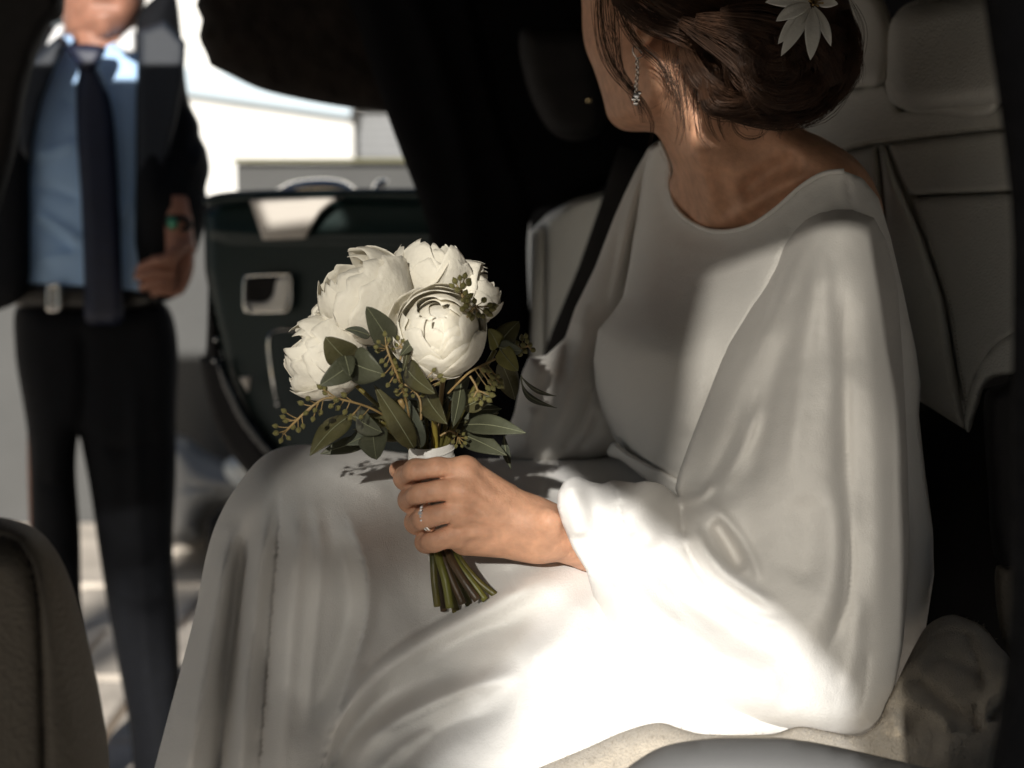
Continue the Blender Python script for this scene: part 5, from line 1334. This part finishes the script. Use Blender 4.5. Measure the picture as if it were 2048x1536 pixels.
# jacket: two open fronts, sleeves, lapels
jl = relief('jacket', [(-140, 20), (-40, -20), (70, 30), (112, 60), (130, 84), (108, 130), (80, 180), (64, 240), (60, 330), (60, 480), (58, 560), (40, 600), (0, 620), (-60, 640), (-200, 620), (-220, 300)], [(60, 200, MD - .05), (-60, 200, MD - .01), (40, 560, MD - .06), (-150, 500, MD + .02), (80, 90, MD - .03)], .05, 60, 12, mat=M_SUIT, parent=man,
            folds=[('n', [(20, 120), (-10, 260), (-20, 480)], 12, -.01)])
jr = relief('jacket', [(272, 106), (272, 60), (282, 20), (330, -20), (352, -10), (362, 60), (368, 130), (378, 200), (398, 245), (401, 272), (414, 300), (420, 340), (412, 380), (418, 420), (404, 470), (392, 505), (380, 520), (372, 570), (340, 600), (290, 606), (274, 580), (270, 480), (272, 300)],
            [(290, 200, MD - .05), (360, 200, MD - .02), (400, 320, MD - .04), (300, 500, MD - .05), (340, 420, MD - .09), (400, 460, MD - .05)], .05, 45, 8, mat=M_SUIT, parent=man,
            folds=[('n', [(366, 200), (352, 300), (322, 380)], 10, -.012), ('r', [(408, 300), (390, 330), (370, 340)], 12, .012), ('n', [(404, 280), (380, 300)], 8, -.01), ('n', [(412, 372), (384, 384)], 8, -.01)])
relief('lapel', [(276, 60), (330, 40), (372, 84), (368, 160), (352, 250), (330, 330), (296, 400), (278, 420), (274, 260)], MD - .075, .012, 14, 8, mat=M_LAPEL, parent=man, smooth=False, folds=[('r', [(368, 100), (360, 180), (344, 270), (318, 350), (286, 410)], 7, .010, .02)])
relief('lapel', [(118, 70), (132, 88), (104, 150), (84, 200), (66, 280), (62, 330), (40, 300), (36, 200), (60, 120)], MD - .075, .012, 14, 8, mat=M_LAPEL, parent=man, smooth=False)
wt = add('wristwatch', ring_tube([(336, 440), (346, 434), (372, 440), (378, 452), (366, 460), (340, 454)], MD - .09, .006), M_BLACK, man)
relief('watch_face', [(334, 436), (346, 432), (356, 442), (352, 456), (338, 458)], MD - .105, .006, 8, 4, mat=mat('green_watch_glass', (0.10, 0.35, 0.22), 0.15, None, metal=.5), parent=wt)
# trousers and shoes
tr = relief('trousers', [(44, 600), (170, 606), (300, 600), (340, 620), (356, 700), (352, 830), (352, 950), (346, 1100), (356, 1250), (362, 1400), (372, 1640), (330, 1660), (274, 1650), (262, 1480), (238, 1340), (216, 1220), (196, 1090), (180, 980), (165, 900), (157, 872),
                         (152, 940), (160, 1060), (162, 1170), (166, 1340), (174, 1620), (150, 1650), (90, 1650), (70, 1400), (64, 1200), (58, 900), (30, 700)], [(100, 620, MD - .02), (280, 620, MD - .02), (110, 1000, MD), (270, 1000, MD - .03), (120, 1500, MD + .02), (310, 1500, MD)], .07, 60, 12, mat=M_SUIT, parent=man,
           folds=[('r', [(270, 700), (275, 1000), (300, 1500)], 14, .012), ('n', [(200, 880), (240, 900), (330, 870)], 12, -.012), ('n', [(210, 1120), (260, 1140), (340, 1110)], 14, -.012), ('r', [(225, 1180), (290, 1200), (350, 1170)], 16, .012), ('n', [(70, 950), (110, 970), (150, 940)], 12, -.012), ('n', [(160, 640), (170, 760), (158, 880)], 10, -.02)])
for u in (120, 316):
    relief('shoe', [(u - 40, 1642), (u - 44, 1666), (u - 40, 1692), (u, 1698), (u + 44, 1690), (u + 46, 1664), (u + 36, 1638), (u, 1626)], MD - .06, .04, 24, 8, mat=M_BELT, parent=man)
